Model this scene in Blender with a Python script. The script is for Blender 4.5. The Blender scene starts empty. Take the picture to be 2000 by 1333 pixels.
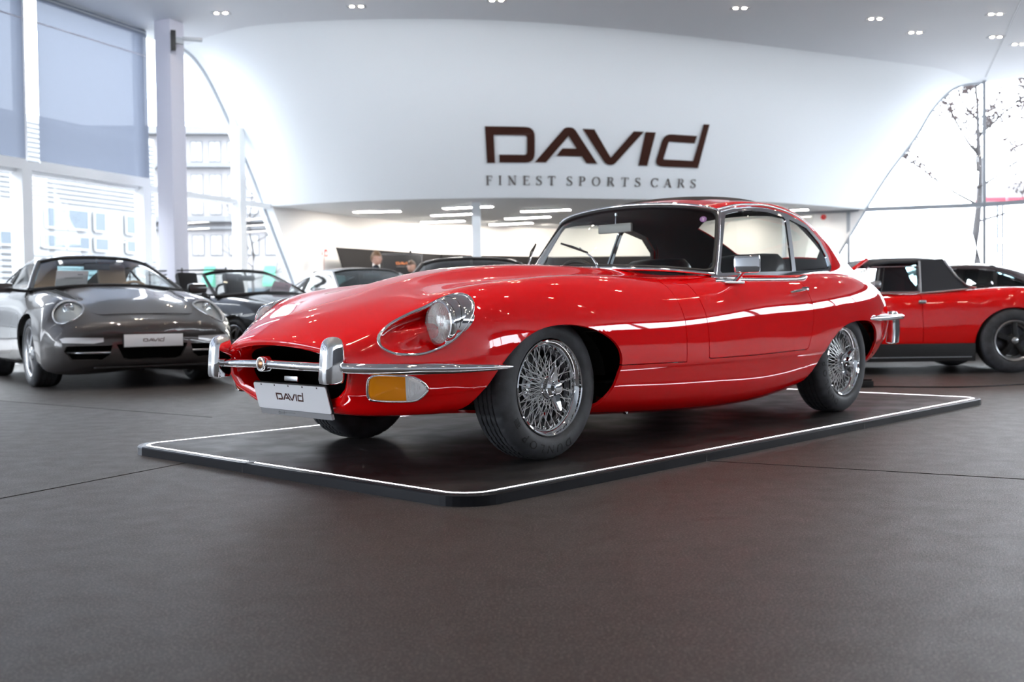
import bpy, bmesh, math, random
import numpy as np
from mathutils import Vector, Matrix
from mathutils.geometry import tessellate_polygon
random.seed(7)
SC = bpy.context.scene
COL = SC.collection
PI = math.pi
# ------------------------------------------------------------------ camera, world, exposure
F_PX = 2061.81
PITCH, ROLL = 0.0278, 0.0127
CAM_Z = 0.6775
cd = bpy.data.cameras.new('camera')
cam = bpy.data.objects.new('camera', cd); COL.objects.link(cam)
cd.sensor_fit = 'HORIZONTAL'; cd.sensor_width = 36.0
cd.lens = F_PX / 2000.0 * 36.0
cd.clip_start = 0.05; cd.clip_end = 400
_c, _s = math.cos(PITCH), math.sin(PITCH)
_f = Vector((0, _c, -_s)); _r = Vector((1, 0, 0)); _d = Vector((0, -_s, -_c))
_r2 = math.cos(ROLL) * _r + math.sin(ROLL) * _d
_d2 = -math.sin(ROLL) * _r + math.cos(ROLL) * _d
_M = Matrix((_r2, -_d2, -_f)).transposed().to_4x4()
_M.translation = (0, 0, CAM_Z)
cam.matrix_world = _M
SC.camera = cam
cd.dof.use_dof = True
cd.dof.focus_distance = 4.15
cd.dof.aperture_fstop = 3.4
SC.view_settings.view_transform = 'Standard'
SC.view_settings.look = 'None'
SC.view_settings.gamma = 1.0
SC.view_settings.use_curve_mapping = False
SC.view_settings.exposure = 0.38
SC.cycles.transparent_max_bounces = 24
SC.cycles.diffuse_bounces = 6
# overcast daylight sky
W = bpy.data.worlds.new('overcast_sky'); SC.world = W
W.use_nodes = True
_nt = W.node_tree; _nt.nodes.clear()
_o = _nt.nodes.new('ShaderNodeOutputWorld'); _b = _nt.nodes.new('ShaderNodeBackground')
_tc = _nt.nodes.new('ShaderNodeTexCoord'); _sx = _nt.nodes.new('ShaderNodeSeparateXYZ')
_rp = _nt.nodes.new('ShaderNodeValToRGB')
_rp.color_ramp.elements[0].position = 0.0; _rp.color_ramp.elements[0].color = (0.84, 0.90, 1.0, 1)
_rp.color_ramp.elements[1].position = 0.8; _rp.color_ramp.elements[1].color = (0.95, 0.98, 1.0, 1)
_nt.links.new(_tc.outputs['Generated'], _sx.inputs[0]); _nt.links.new(_sx.outputs['Z'], _rp.inputs[0])
_nt.links.new(_rp.outputs[0], _b.inputs[0]); _b.inputs[1].default_value = 9.0
_nt.links.new(_b.outputs[0], _o.inputs[0])

# ------------------------------------------------------------------ helpers
def link(o, parent=None):
    COL.objects.link(o)
    if parent is not None: o.parent = parent
    return o
def tag(o, label=None, cat=None, group=None, kind=None):
    if label: o['label'] = label
    if cat: o['category'] = cat
    if group: o['group'] = group
    if kind: o['kind'] = kind
    return o
def thing(name, label, cat, loc=(0, 0, 0), rz=0.0, group=None):
    o = bpy.data.objects.new(name, None); COL.objects.link(o)
    o.empty_display_size = 0.1
    o.location = loc; o.rotation_euler = (0, 0, rz)
    return tag(o, label, cat, group)
def grp(name, parent):
    o = bpy.data.objects.new(name, None); o.empty_display_size = 0.1
    return link(o, parent)
MATS = {}
def pm(name, col=(.8, .8, .8), rough=.5, metal=0., coat=0., spec=.5, trans=0., emit=None, es=0., ior=1.45, coat_rough=.03):
    m = bpy.data.materials.new(name); m.use_nodes = True
    b = m.node_tree.nodes['Principled BSDF']
    b.inputs['Base Color'].default_value = (*col, 1)
    b.inputs['Roughness'].default_value = rough
    b.inputs['Metallic'].default_value = metal
    b.inputs['Coat Weight'].default_value = coat
    b.inputs['Coat Roughness'].default_value = coat_rough
    b.inputs['Specular IOR Level'].default_value = spec
    b.inputs['Transmission Weight'].default_value = trans
    b.inputs['IOR'].default_value = ior
    if emit:
        b.inputs['Emission Color'].default_value = (*emit, 1); b.inputs['Emission Strength'].default_value = es
    MATS[name] = m
    return m
def noise_mat(name, c1, c2, scale, rough=.5, rough2=None, bump=0., bscale=None, detail=4, speck=None, spec=.5, coat=0., lo=.35, hi=.65):
    """two-colour procedural noise with fine relief; optional light specks"""
    m = pm(name, c1, rough, spec=spec, coat=coat); nt = m.node_tree; b = nt.nodes['Principled BSDF']
    tc = nt.nodes.new('ShaderNodeTexCoord')
    n = nt.nodes.new('ShaderNodeTexNoise'); n.inputs['Scale'].default_value = scale; n.inputs['Detail'].default_value = detail
    r = nt.nodes.new('ShaderNodeValToRGB')
    r.color_ramp.elements[0].position = lo; r.color_ramp.elements[0].color = (*c1, 1)
    r.color_ramp.elements[1].position = hi; r.color_ramp.elements[1].color = (*c2, 1)
    L = nt.links.new
    L(tc.outputs['Object'], n.inputs['Vector']); L(n.outputs['Fac'], r.inputs[0])
    out = r.outputs[0]
    if speck:
        sc, th, colr = speck
        v = nt.nodes.new('ShaderNodeTexNoise'); v.inputs['Scale'].default_value = sc; v.inputs['Detail'].default_value = 1
        mp = nt.nodes.new('ShaderNodeMapRange'); mp.inputs[1].default_value = th; mp.inputs[2].default_value = th + .06
        mx = nt.nodes.new('ShaderNodeMixRGB'); mx.inputs[2].default_value = (*colr, 1)
        L(tc.outputs['Object'], v.inputs['Vector']); L(v.outputs['Fac'], mp.inputs[0]); L(mp.outputs[0], mx.inputs[0]); L(out, mx.inputs[1])
        out = mx.outputs[0]
    L(out, b.inputs['Base Color'])
    if rough2 is not None:
        mr = nt.nodes.new('ShaderNodeMapRange'); mr.inputs[3].default_value = rough; mr.inputs[4].default_value = rough2
        mr.inputs[1].default_value = lo; mr.inputs[2].default_value = hi
        L(n.outputs['Fac'], mr.inputs[0]); L(mr.outputs[0], b.inputs['Roughness'])
    if bump:
        n2 = nt.nodes.new('ShaderNodeTexNoise'); n2.inputs['Scale'].default_value = bscale or scale; n2.inputs['Detail'].default_value = 3
        bp = nt.nodes.new('ShaderNodeBump'); bp.inputs['Strength'].default_value = bump; bp.inputs['Distance'].default_value = .004
        L(tc.outputs['Object'], n2.inputs['Vector']); L(n2.outputs['Fac'], bp.inputs['Height']); L(bp.outputs[0], b.inputs['Normal'])
    return m
def glass_mat(name, tint=(1, 1, 1), ior=1.45, gain=1.0):
    """thin pane: clear transmission with a fresnel reflection"""
    m = bpy.data.materials.new(name); m.use_nodes = True; nt = m.node_tree; nt.nodes.clear()
    o = nt.nodes.new('ShaderNodeOutputMaterial'); mx = nt.nodes.new('ShaderNodeMixShader')
    t = nt.nodes.new('ShaderNodeBsdfTransparent'); t.inputs[0].default_value = (*tint, 1)
    g = nt.nodes.new('ShaderNodeBsdfGlossy'); g.inputs['Roughness'].default_value = .0
    f0 = ((ior - 1) / (ior + 1)) ** 2 * 1.6 * gain
    lw = nt.nodes.new('ShaderNodeLayerWeight'); lw.inputs['Blend'].default_value = .5
    pw = nt.nodes.new('ShaderNodeMath'); pw.operation = 'POWER'; pw.inputs[1].default_value = 5
    mu = nt.nodes.new('ShaderNodeMath'); mu.operation = 'MULTIPLY_ADD'; mu.inputs[1].default_value = 1 - f0; mu.inputs[2].default_value = f0; mu.use_clamp = True
    L = nt.links.new
    L(lw.outputs['Facing'], pw.inputs[0]); L(pw.outputs[0], mu.inputs[0]); L(mu.outputs[0], mx.inputs[0]); L(t.outputs[0], mx.inputs[1]); L(g.outputs[0], mx.inputs[2]); L(mx.outputs[0], o.inputs[0])
    MATS[name] = m
    return m
def emis(name, col, s):
    m = bpy.data.materials.new(name); m.use_nodes = True; nt = m.node_tree; nt.nodes.clear()
    o = nt.nodes.new('ShaderNodeOutputMaterial'); e = nt.nodes.new('ShaderNodeEmission')
    e.inputs[0].default_value = (*col, 1); e.inputs[1].default_value = s
    nt.links.new(e.outputs[0], o.inputs[0]); MATS[name] = m
    return m

def mk(name, verts, faces, mat, parent=None, smooth=False, angle=None):
    me = bpy.data.meshes.new(name)
    me.from_pydata([tuple(map(float, v)) for v in verts], [], [tuple(map(int, f)) for f in faces])
    return fin(name, me, mat, parent, smooth, angle)
def fin(name, me, mat, parent=None, smooth=False, angle=None):
    if mat is not None: me.materials.append(mat)
    if smooth or angle: me.shade_smooth()
    if angle: me.set_sharp_from_angle(angle=math.radians(angle))
    me.update()
    return link(bpy.data.objects.new(name, me), parent)
def bmo(name, bm, mat, parent=None, smooth=False, angle=None, norm=True):
    if norm: bmesh.ops.recalc_face_normals(bm, faces=bm.faces[:])
    me = bpy.data.meshes.new(name); bm.to_mesh(me); bm.free()
    return fin(name, me, mat, parent, smooth, angle)
class MB:
    """collects simple solids into one mesh"""
    def __init__(self): self.v = []; self.f = []
    def add(self, v, f):
        n = len(self.v); self.v += [tuple(map(float, p)) for p in v]; self.f += [tuple(int(i) + n for i in q) for q in f]
        return self
    def box(self, lo, hi, M=None):
        x0, y0, z0 = lo; x1, y1, z1 = hi
        v = [(x0, y0, z0), (x1, y0, z0), (x1, y1, z0), (x0, y1, z0), (x0, y0, z1), (x1, y0, z1), (x1, y1, z1), (x0, y1, z1)]
        if M is not None: v = [tuple(M @ Vector(p)) for p in v]
        return self.add(v, [(0, 3, 2, 1), (4, 5, 6, 7), (0, 1, 5, 4), (1, 2, 6, 5), (2, 3, 7, 6), (3, 0, 4, 7)])
    def tube(self, pts, r, seg=8, closed=False, cap=True, asp=1.0, up=(0, 0, 1)):
        v, f = tube_geo(pts, r, seg, closed, cap, asp, up); return self.add(v, f)
    def bar(self, a, b, w, h=None, up=(0, 0, 1)):
        h = h or w; a, b = Vector(a), Vector(b); d = (b - a).normalized(); u = Vector(up)
        s = d.cross(u)
        if s.length < 1e-4: s = d.cross(Vector((1, 0, 0)))
        s.normalize(); u = s.cross(d).normalized()
        v = [p + s * (w / 2 * i) + u * (h / 2 * j) for p in (a, b) for i, j in ((-1, -1), (1, -1), (1, 1), (-1, 1))]
        return self.add(v, [(0, 1, 2, 3), (7, 6, 5, 4), (0, 4, 5, 1), (1, 5, 6, 2), (2, 6, 7, 3), (3, 7, 4, 0)])
    def build(self, name, mat, parent=None, smooth=False, angle=None, bevel=0., norm=True):
        bm = bmesh.new()
        vs = [bm.verts.new(p) for p in self.v]
        for q in self.f:
            try: bm.faces.new([vs[i] for i in q])
            except ValueError: pass
        if bevel:
            bmesh.ops.recalc_face_normals(bm, faces=bm.faces[:])
            es = [e for e in bm.edges if len(e.link_faces) == 2 and e.calc_face_angle(0) > .5]
            bmesh.ops.bevel(bm, geom=es, offset=bevel, segments=2, affect='EDGES', profile=.6)
            angle = angle or 35
        return bmo(name, bm, mat, parent, smooth, angle, norm)
def tube_geo(pts, r, seg=8, closed=False, cap=True, asp=1.0, up=(0, 0, 1)):
    P = [Vector(p) for p in pts]; n = len(P)
    R = [r] * n if not hasattr(r, '__len__') else list(r)
    v = []; f = []
    U = Vector(up)
    for i in range(n):
        a = P[(i - 1) % n] if (closed or i > 0) else P[i]
        b = P[(i + 1) % n] if (closed or i < n - 1) else P[i]
        t = (b - a).normalized()
        s = t.cross(U)
        if s.length < 1e-3: s = t.cross(Vector((1, 0, .1)))
        s.normalize(); u = s.cross(t).normalized()
        for k in range(seg):
            an = 2 * PI * k / seg
            v.append(P[i] + s * (math.cos(an) * R[i]) + u * (math.sin(an) * R[i] * asp))
    m = n if closed else n - 1
    for i in range(m):
        for k in range(seg):
            a = i * seg + k; b = i * seg + (k + 1) % seg; j = ((i + 1) % n) * seg
            f.append((a, b, j + (k + 1) % seg, j + k))
    if cap and not closed:
        f.append(tuple(range(seg))[::-1]); f.append(tuple((n - 1) * seg + k for k in range(seg)))
    return v, f
def tube(name, pts, r, mat, parent=None, seg=8, closed=False, cap=True, asp=1.0, up=(0, 0, 1), smooth=True):
    v, f = tube_geo(pts, r, seg, closed, cap, asp, up)
    o = mk(name, v, f, mat, parent, smooth, 60 if smooth else None)
    return o
def lathe_geo(prof, seg=48, axis='y', closed=False, a0=0., a1=2 * PI):
    """prof: list of (r, h); h runs along axis"""
    v = []; f = []; n = len(prof); full = abs(a1 - a0 - 2 * PI) < 1e-6
    cnt = seg if full else seg + 1
    for i in range(cnt):
        a = a0 + (a1 - a0) * i / seg
        for r, h in prof:
            if axis == 'y': v.append((r * math.cos(a), h, r * math.sin(a)))
            elif axis == 'x': v.append((h, r * math.cos(a), r * math.sin(a)))
            else: v.append((r * math.cos(a), r * math.sin(a), h))
    m = n if closed else n - 1
    for i in range(seg):
        for k in range(m):
            a = i * n + k; b = i * n + (k + 1) % n; i2 = (i + 1) % cnt
            f.append((a, b, i2 * n + (k + 1) % n, i2 * n + k))
    return v, f
def lathe(name, prof, mat, parent=None, seg=48, axis='y', closed=False, smooth=True, angle=40, loc=None):
    v, f = lathe_geo(prof, seg, axis, closed)
    bm = bmesh.new(); vs = [bm.verts.new(p) for p in v]
    for q in f:
        try: bm.faces.new([vs[i] for i in q])
        except ValueError: pass
    bmesh.ops.remove_doubles(bm, verts=bm.verts[:], dist=1e-6)
    bmesh.ops.dissolve_degenerate(bm, dist=1e-7, edges=bm.edges[:])
    o = bmo(name, bm, mat, parent, smooth, angle)
    if loc: o.location = loc
    return o
# ---- natural cubic spline interpolation
def spl_w(t, s):
    t = np.asarray(t, float); s = np.asarray(s, float); n = len(t); h = np.diff(t)
    A = np.zeros((n, n)); B = np.zeros((n, n)); A[0, 0] = A[-1, -1] = 1
    for i in range(1, n - 1):
        A[i, i - 1] = h[i - 1]; A[i, i] = 2 * (h[i - 1] + h[i]); A[i, i + 1] = h[i]
        B[i, i - 1] = 6 / h[i - 1]; B[i, i] = -6 / h[i - 1] - 6 / h[i]; B[i, i + 1] = 6 / h[i]
    M = np.linalg.solve(A, B)
    Wt = np.zeros((len(s), n)); I = np.eye(n)
    k = np.clip(np.searchsorted(t, s, side='right') - 1, 0, n - 2)
    for j, (q, i) in enumerate(zip(s, k)):
        a = (t[i + 1] - q) / h[i]; b = (q - t[i]) / h[i]
        Wt[j] = a * I[i] + b * I[i + 1] + ((a ** 3 - a) * M[i] + (b ** 3 - b) * M[i + 1]) * h[i] ** 2 / 6
    return Wt
def spline(pts, n, closed=False):
    P = np.asarray(pts, float)
    if closed: P = np.concatenate([P[-3:], P, P[:4]])
    t = np.concatenate([[0], np.cumsum(np.linalg.norm(np.diff(P, axis=0), axis=1) ** .6)])
    if closed: s = np.linspace(t[3], t[-4], n + 1)[:-1]
    else: s = np.linspace(t[0], t[-1], n)
    return spl_w(t, s) @ P
def chord(P, ax, pw=.5):
    d = np.linalg.norm(np.diff(P, axis=ax), axis=2)
    d = (d ** pw).mean(axis=1 - ax)
    return np.concatenate([[0], np.cumsum(d)])
def dens(t, per):
    """dense parameter list with `per` samples per interval"""
    out = []
    for i in range(len(t) - 1):
        m = per if isinstance(per, int) else per[i]
        out += [t[i] + (t[i + 1] - t[i]) * j / m for j in range(m)]
    return np.array(out + [t[-1]])
def loft_grid(P, pu, pv, vpw=.5, upw=.5):
    P = np.asarray(P, float)
    ut = chord(P, 0, upw); vt = chord(P, 1, vpw)
    Wu = spl_w(ut, dens(ut, pu)); Wv = spl_w(vt, dens(vt, pv))
    return np.einsum('ai,ikc,bk->abc', Wu, P, Wv)
def grid_bm(G, weld=True, out=None):
    """quad grid; out = sign of z wanted for the normals of its highest faces"""
    bm = bmesh.new(); a, b = G.shape[:2]
    vs = [[bm.verts.new(G[i, j]) for j in range(b)] for i in range(a)]
    for i in range(a - 1):
        for j in range(b - 1):
            bm.faces.new((vs[i][j], vs[i][j + 1], vs[i + 1][j + 1], vs[i + 1][j]))
    if weld: bmesh.ops.remove_doubles(bm, verts=bm.verts[:], dist=2e-5)
    bm.normal_update()
    if out is not None:
        zs = sorted(bm.faces, key=lambda f: -f.calc_center_median().z)[:200]
        if sum(f.normal.z for f in zs) * out < 0: bmesh.ops.reverse_faces(bm, faces=bm.faces[:])
        bm.normal_update()
    return bm
def mirror_net(P):
    """half net (k0 on the centre line) -> full net"""
    P = np.asarray(P, float); Q = P[:, ::-1].copy(); Q[:, :, 1] *= -1
    return np.concatenate([Q, P[:, 1:]], axis=1)
def hull(pts, d):
    """convex outline of 3-D points seen along d"""
    d = Vector(d).normalized(); ax = Vector((0, 0, 1)) if abs(d.z) < .9 else Vector((0, 1, 0))
    u = d.cross(ax).normalized(); v = u.cross(d)
    P = sorted([(Vector(p).dot(u), Vector(p).dot(v), tuple(p)) for p in pts])
    def half(P):
        h = []
        for p in P:
            while len(h) >= 2 and (h[-1][0] - h[-2][0]) * (p[1] - h[-2][1]) - (h[-1][1] - h[-2][1]) * (p[0] - h[-2][0]) <= 1e-12: h.pop()
            h.append(p)
        return h
    lo = half(P); hi = half(P[::-1]); return [p[2] for p in lo[:-1] + hi[:-1]]
def cut(bm, poly, d, filt):
    """split the faces picked by filt along a convex outline (3-D points, projected along d); return the faces inside"""
    d = Vector(d).normalized(); poly = [Vector(p) for p in hull(poly, d)]; n = len(poly)
    c = sum(poly, Vector()) / n
    faces = [f for f in bm.faces if filt(f.calc_center_median())]
    for i in range(n):
        a, b = poly[i], poly[(i + 1) % n]
        no = (b - a).cross(d)
        if no.length < 1e-9: continue
        no.normalize()
        if (c - a).dot(no) > 0: no = -no
        gv = set(); ge = set()
        for f in faces: gv.update(f.verts); ge.update(f.edges)
        r = bmesh.ops.bisect_plane(bm, geom=list(gv) + list(ge) + faces, dist=1e-6, plane_co=a, plane_no=no)
        faces = [f for f in r['geom'] if isinstance(f, bmesh.types.BMFace) and (f.calc_center_median() - a).dot(no) < 0]
        if not faces: break
    return faces
def inset_poly(poly, d, w):
    """shrink a convex outline by w in the plane across d"""
    d = Vector(d).normalized(); P = [Vector(p) for p in hull(poly, d)]; n = len(P); c = sum(P, Vector()) / n; out = []
    for i in range(n):
        a, b, e = P[i - 1], P[i], P[(i + 1) % n]
        n1 = (b - a).cross(d).normalized(); n2 = (e - b).cross(d).normalized()
        if (c - b).dot(n1) < 0: n1 = -n1
        if (c - b).dot(n2) < 0: n2 = -n2
        m = (n1 + n2); m = m / max(.3, m.length_squared / 2) if m.length > 1e-6 else n1
        out.append(b + m * w)
    return out
def take(bm, faces):
    """move faces out of bm into a new bmesh"""
    nb = bmesh.new(); mp = {}
    for f in faces:
        vs = []
        for v in f.verts:
            if v not in mp: mp[v] = nb.verts.new(v.co)
            vs.append(mp[v])
        try: nb.faces.new(vs)
        except ValueError: pass
    drop(bm, faces)
    return nb
def drop(bm, faces): bmesh.ops.delete(bm, geom=list(faces), context='FACES')
def flange(bm, depth, filt=lambda c: True, towards=None):
    """fold the open edges inwards so that gaps have depth"""
    bm.normal_update()
    es = [e for e in bm.edges if len(e.link_faces) == 1 and filt((e.verts[0].co + e.verts[1].co) / 2)]
    nor = {}
    for e in es:
        for v in e.verts: nor[v] = v.normal.copy()
    co = {tuple(v.co): n for v, n in nor.items()}
    r = bmesh.ops.extrude_edge_only(bm, edges=es)
    for v in r['geom']:
        if isinstance(v, bmesh.types.BMVert):
            n = co.get(tuple(v.co))
            if n is not None: v.co -= (towards if towards is not None else n) * depth
    for e in es:
        if e.is_valid: e.smooth = False
def poly2_geo(polys, th):
    """flat 2-D outlines -> thin solid slabs (x, y, 0..th)"""
    V = []; F = []
    for p in polys:
        n = len(p); o = len(V)
        V += [(x, y, th) for x, y in p] + [(x, y, 0) for x, y in p]
        for t in tessellate_polygon([[Vector((x, y, 0)) for x, y in p]]):
            F.append(tuple(o + i for i in t)); F.append(tuple(o + n + i for i in t[::-1]))
        for i in range(n): F.append((o + i, o + n + i, o + n + (i + 1) % n, o + (i + 1) % n))
    return V, F
def copy_tree(o, parent=None):
    c = o.copy(); COL.objects.link(c)
    if parent is not None: c.parent = parent
    for ch in list(o.children): copy_tree(ch, c)
    return c
def rounded(pts, r, seg=5):
    """round the corners of a 2-D polygon; r scalar or per corner"""
    out = []; n = len(pts)
    for i in range(n):
        p = np.array(pts[i], float); a = np.array(pts[i - 1], float); b = np.array(pts[(i + 1) % n], float)
        rr = r[i] if hasattr(r, '__len__') else r
        if rr <= 0: out.append(tuple(p)); continue
        da = a - p; db = b - p; la, lb = np.linalg.norm(da), np.linalg.norm(db)
        q = min(rr, la * .49, lb * .49)
        s, e = p + da / la * q, p + db / lb * q
        for k in range(seg + 1):
            t = k / seg; out.append(tuple((1 - t) ** 2 * s + 2 * t * (1 - t) * p + t * t * e))
    return out
# ---- red coupe: half net of its body surface, nose ring (row 0) to tail ring (last row)
def HT():
    T = []
    T.append([(-.935,0,.512),(-.930,.12,.508),(-.915,.23,.496),(-.893,.31,.478),(-.868,.362,.455),(-.845,.388,.430),(-.838,.395,.405),(-.835,.388,.375),(-.824,.360,.337),(-.800,.28,.302),(-.788,0,.285)])
    T.append([(-.940,0,.532),(-.935,.125,.528),(-.922,.245,.515),(-.903,.335,.495),(-.880,.395,.468),(-.858,.425,.437),(-.850,.433,.405),(-.846,.425,.366),(-.834,.39,.322),(-.803,.30,.276),(-.788,0,.258)])
    T.append([(-.87,0,.578),(-.865,.15,.573),(-.845,.29,.560),(-.825,.39,.540),(-.80,.455,.512),(-.775,.49,.47),(-.765,.505,.425),(-.760,.50,.373),(-.757,.47,.312),(-.745,.38,.252),(-.735,0,.232)])
    T.append([(-.72,0,.645),(-.715,.15,.643),(-.70,.28,.636),(-.67,.43,.626),(-.64,.535,.608),(-.61,.592,.547),(-.60,.608,.47),(-.60,.605,.39),(-.60,.575,.312),(-.61,.49,.243),(-.62,0,.218)])
    def row(x, *yz): T.append([(x, y, z) for y, z in yz])
    row(-.45,(0,.730),(.15,.728),(.28,.722),(.44,.714),(.595,.705),(.688,.632),(.715,.53),(.72,.43),(.695,.33),(.62,.250),(0,.21))
    row(-.20,(0,.800),(.14,.794),(.27,.765),(.44,.755),(.612,.757),(.716,.686),(.755,.57),(.765,.46),(.745,.35),(.68,.25),(0,.20))
    row(.10,(0,.848),(.14,.841),(.27,.792),(.44,.776),(.618,.787),(.728,.714),(.783,.60),(.797,.49),(.785,.37),(.71,.23),(0,.185))
    row(.50,(0,.870),(.15,.863),(.27,.817),(.44,.795),(.62,.798),(.738,.723),(.797,.615),(.815,.50),(.803,.372),(.715,.205),(0,.175))
    row(.85,(0,.869),(.16,.863),(.27,.834),(.44,.804),(.625,.790),(.742,.725),(.805,.62),(.823,.51),(.813,.374),(.72,.19),(0,.17))
    row(1.2,(0,.860),(.18,.855),(.30,.842),(.46,.818),(.645,.800),(.750,.742),(.810,.64),(.828,.52),(.818,.375),(.722,.18),(0,.165))
    row(1.6,(0,.85),(.2,.85),(.35,.845),(.5,.84),(.672,.820),(.762,.760),(.815,.66),(.832,.525),(.821,.377),(.725,.178),(0,.165))
    row(2.0,(0,.85),(.2,.85),(.35,.85),(.5,.845),(.678,.826),(.768,.768),(.818,.665),(.833,.535),(.823,.382),(.725,.205),(0,.17))
    row(2.4,(0,.86),(.2,.86),(.35,.86),(.5,.857),(.675,.842),(.765,.782),(.812,.685),(.825,.555),(.81,.395),(.72,.25),(0,.18))
    row(2.75,(0,.865),(.19,.865),(.34,.865),(.5,.86),(.655,.842),(.74,.785),(.785,.692),(.797,.565),(.78,.405),(.70,.27),(0,.2))
    row(3.1,(0,.85),(.17,.85),(.31,.85),(.46,.845),(.60,.822),(.685,.770),(.728,.685),(.738,.568),(.718,.415),(.64,.285),(0,.22))
    row(3.4,(0,.805),(.13,.805),(.26,.803),(.39,.797),(.510,.778),(.600,.730),(.643,.652),(.652,.558),(.628,.425),(.53,.30),(0,.24))
    row(3.6,(0,.735),(.10,.735),(.21,.733),(.31,.728),(.43,.712),(.515,.678),(.558,.617),(.568,.54),(.540,.435),(.43,.325),(0,.28))
    row(3.73,(0,.675),(.08,.675),(.17,.673),(.26,.670),(.375,.657),(.452,.630),(.492,.582),(.498,.525),(.470,.445),(.36,.355),(0,.32))
    # sharper crease above the sill: one more line just under row 8
    for i, r in enumerate(T):
        a, b = r[8], r[9]
        f = min(1., max(0., (i - 3) / 3.)) * (1. if i < 14 else max(0., (17 - i) / 3.))
        t0 = .14 - .05 * f
        r[8] = (a[0], a[1] + .004 * f, a[2] + .004 * f)
        r.insert(9, (a[0] + (b[0] - a[0]) * t0, a[1] + (b[1] - a[1]) * t0 + .004 * f, a[2] + (b[2] - a[2]) * t0 + .002 * f))
    return T
# ---- half net of its roof and sides, windscreen header / pillar edge to tail
def HG():
    T = [[(1.44,0,1.222),(1.452,.27,1.212),(1.482,.46,1.190),(1.535,.560,1.158),(1.435,.620,.985),(1.318,.672,.806),(1.318,.69,.77)]]
    def row(x, *yz): T.append([(x, y, z) for y, z in yz])
    row(1.72,(0,1.275),(.27,1.262),(.46,1.235),(.573,1.196),(.640,1.00),(.688,.818),(.70,.77))
    row(2.0,(0,1.296),(.27,1.282),(.46,1.253),(.578,1.212),(.645,1.02),(.692,.832),(.705,.77))
    row(2.3,(0,1.292),(.26,1.278),(.45,1.246),(.572,1.196),(.645,1.01),(.692,.845),(.705,.77))
    row(2.6,(0,1.247),(.25,1.233),(.43,1.195),(.555,1.120),(.630,.985),(.675,.855),(.69,.79))
    row(2.9,(0,1.152),(.23,1.138),(.40,1.100),(.510,1.030),(.585,.935),(.632,.848),(.65,.79))
    row(3.2,(0,1.018),(.20,1.006),(.35,.973),(.450,.920),(.515,.868),(.560,.820),(.58,.77))
    row(3.5,(0,.850),(.17,.842),(.29,.823),(.375,.797),(.425,.772),(.46,.745),(.47,.71))
    row(3.68,(0,.715),(.13,.710),(.22,.700),(.29,.688),(.33,.676),(.36,.665),(.37,.64))
    return T
# ------------------------------------------------------------------ materials
pm('red_paint', (.84, .0008, .0025), .5, 0, 1.0, .0, coat_rough=.012)
MATS['red_paint'].node_tree.nodes['Principled BSDF'].inputs['Coat IOR'].default_value = 1.8
pm('chrome', (.86, .87, .89), .045, 1.0)
pm('steel', (.55, .56, .58), .25, 1.0)
pm('reflector', (.92, .92, .90), .32, 1.0)
pm('black_trim', (.012, .012, .013), .5)
pm('void', (.004, .004, .004), .9, spec=.1)
pm('rubber', (.010, .010, .011), .42)
noise_mat('tyre', (.036, .038, .042), (.066, .069, .076), 14, .48, .62, bump=.15, bscale=160)
pm('tyre_black', (.008, .008, .009), .6)
pm('spoke_steel', (.90, .90, .90), .34, 1.0)
pm('rim_dark', (.10, .10, .11), .35, .9)
pm('interior_black', (.010, .010, .011), .6)
pm('leather_black', (.014, .014, .016), .32)
pm('black_cloth', (.012, .012, .014), .7)
pm('wheel_wood', (.05, .035, .025), .3)
pm('amber', (1.0, .33, .004), .4, 0, .15, spec=.3)
pm('clear_lens', (.86, .87, .88), .2, 0, .4)
pm('lamp_red', (.5, .01, .01), .15)
pm('plate_white', (.80, .81, .83), .35)
pm('plate_grey', (.45, .46, .48), .35, .6)
pm('logo_brown', (.075, .026, .018), .30)
pm('badge_gold', (.35, .18, .10), .25, .9)
pm('sticker_violet', (.30, .14, .38), .4); pm('sticker_pale', (.75, .65, .8), .4)
pm('mirror', (.9, .9, .9), .01, 1.0)
pm('mirror_grey', (.42, .44, .42), .35)
glass_mat('car_glass', (.93, .96, .95), 1.5)
glass_mat('screen_glass', (.92, .96, .95), 1.5)
glass_mat('lamp_glass', (.97, .98, .98), 1.5, 1.6)
_n = MATS['lamp_glass'].node_tree; _oo = [n for n in _n.nodes if n.type == 'OUTPUT_MATERIAL'][0]; _src = _oo.inputs[0].links[0].from_socket
_mx = _n.nodes.new('ShaderNodeMixShader'); _df = _n.nodes.new('ShaderNodeBsdfDiffuse'); _df.inputs[0].default_value = (.85, .86, .86, 1); _mx.inputs[0].default_value = .22
_n.links.new(_src, _mx.inputs[1]); _n.links.new(_df.outputs[0], _mx.inputs[2]); _n.links.new(_mx.outputs[0], _oo.inputs[0])
glass_mat('window_glass', (.97, .985, .99), 1.45)
# ================================================================== ROOM SHELL
noise_mat('floor_asphalt', (.017, .0135, .0125), (.025, .020, .019), 9.0, .40, .47, bump=.6, bscale=260, detail=10, speck=(150, .56, (.11, .095, .088)), spec=.62)
pm('ceiling_white', (.80, .83, .87), .6)
pm('wall_white', (.88, .925, .96), .55)
pm('wall_grey', (.16, .165, .175), .6)
pm('wall_warm', (.90, .89, .88), .6)
pm('frame_white', (.86, .88, .90), .35)
pm('frame_grey', (.36, .39, .43), .4)
pm('post_grey', (.60, .60, .68), .45)
pm('panel_dark', (.016, .015, .016), .7, spec=.2)
pm('joint_dark', (.006, .006, .006), .9)
emis('strip_light', (1.0, .95, .87), 70.0)
emis('spot_light', (1.0, .80, .58), 120.0)
emis('led_white', (.95, .93, 1.0), 5.5)
m = bpy.data.materials.new('blind_fabric'); m.use_nodes = True; nt = m.node_tree; nt.nodes.clear()
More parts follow.
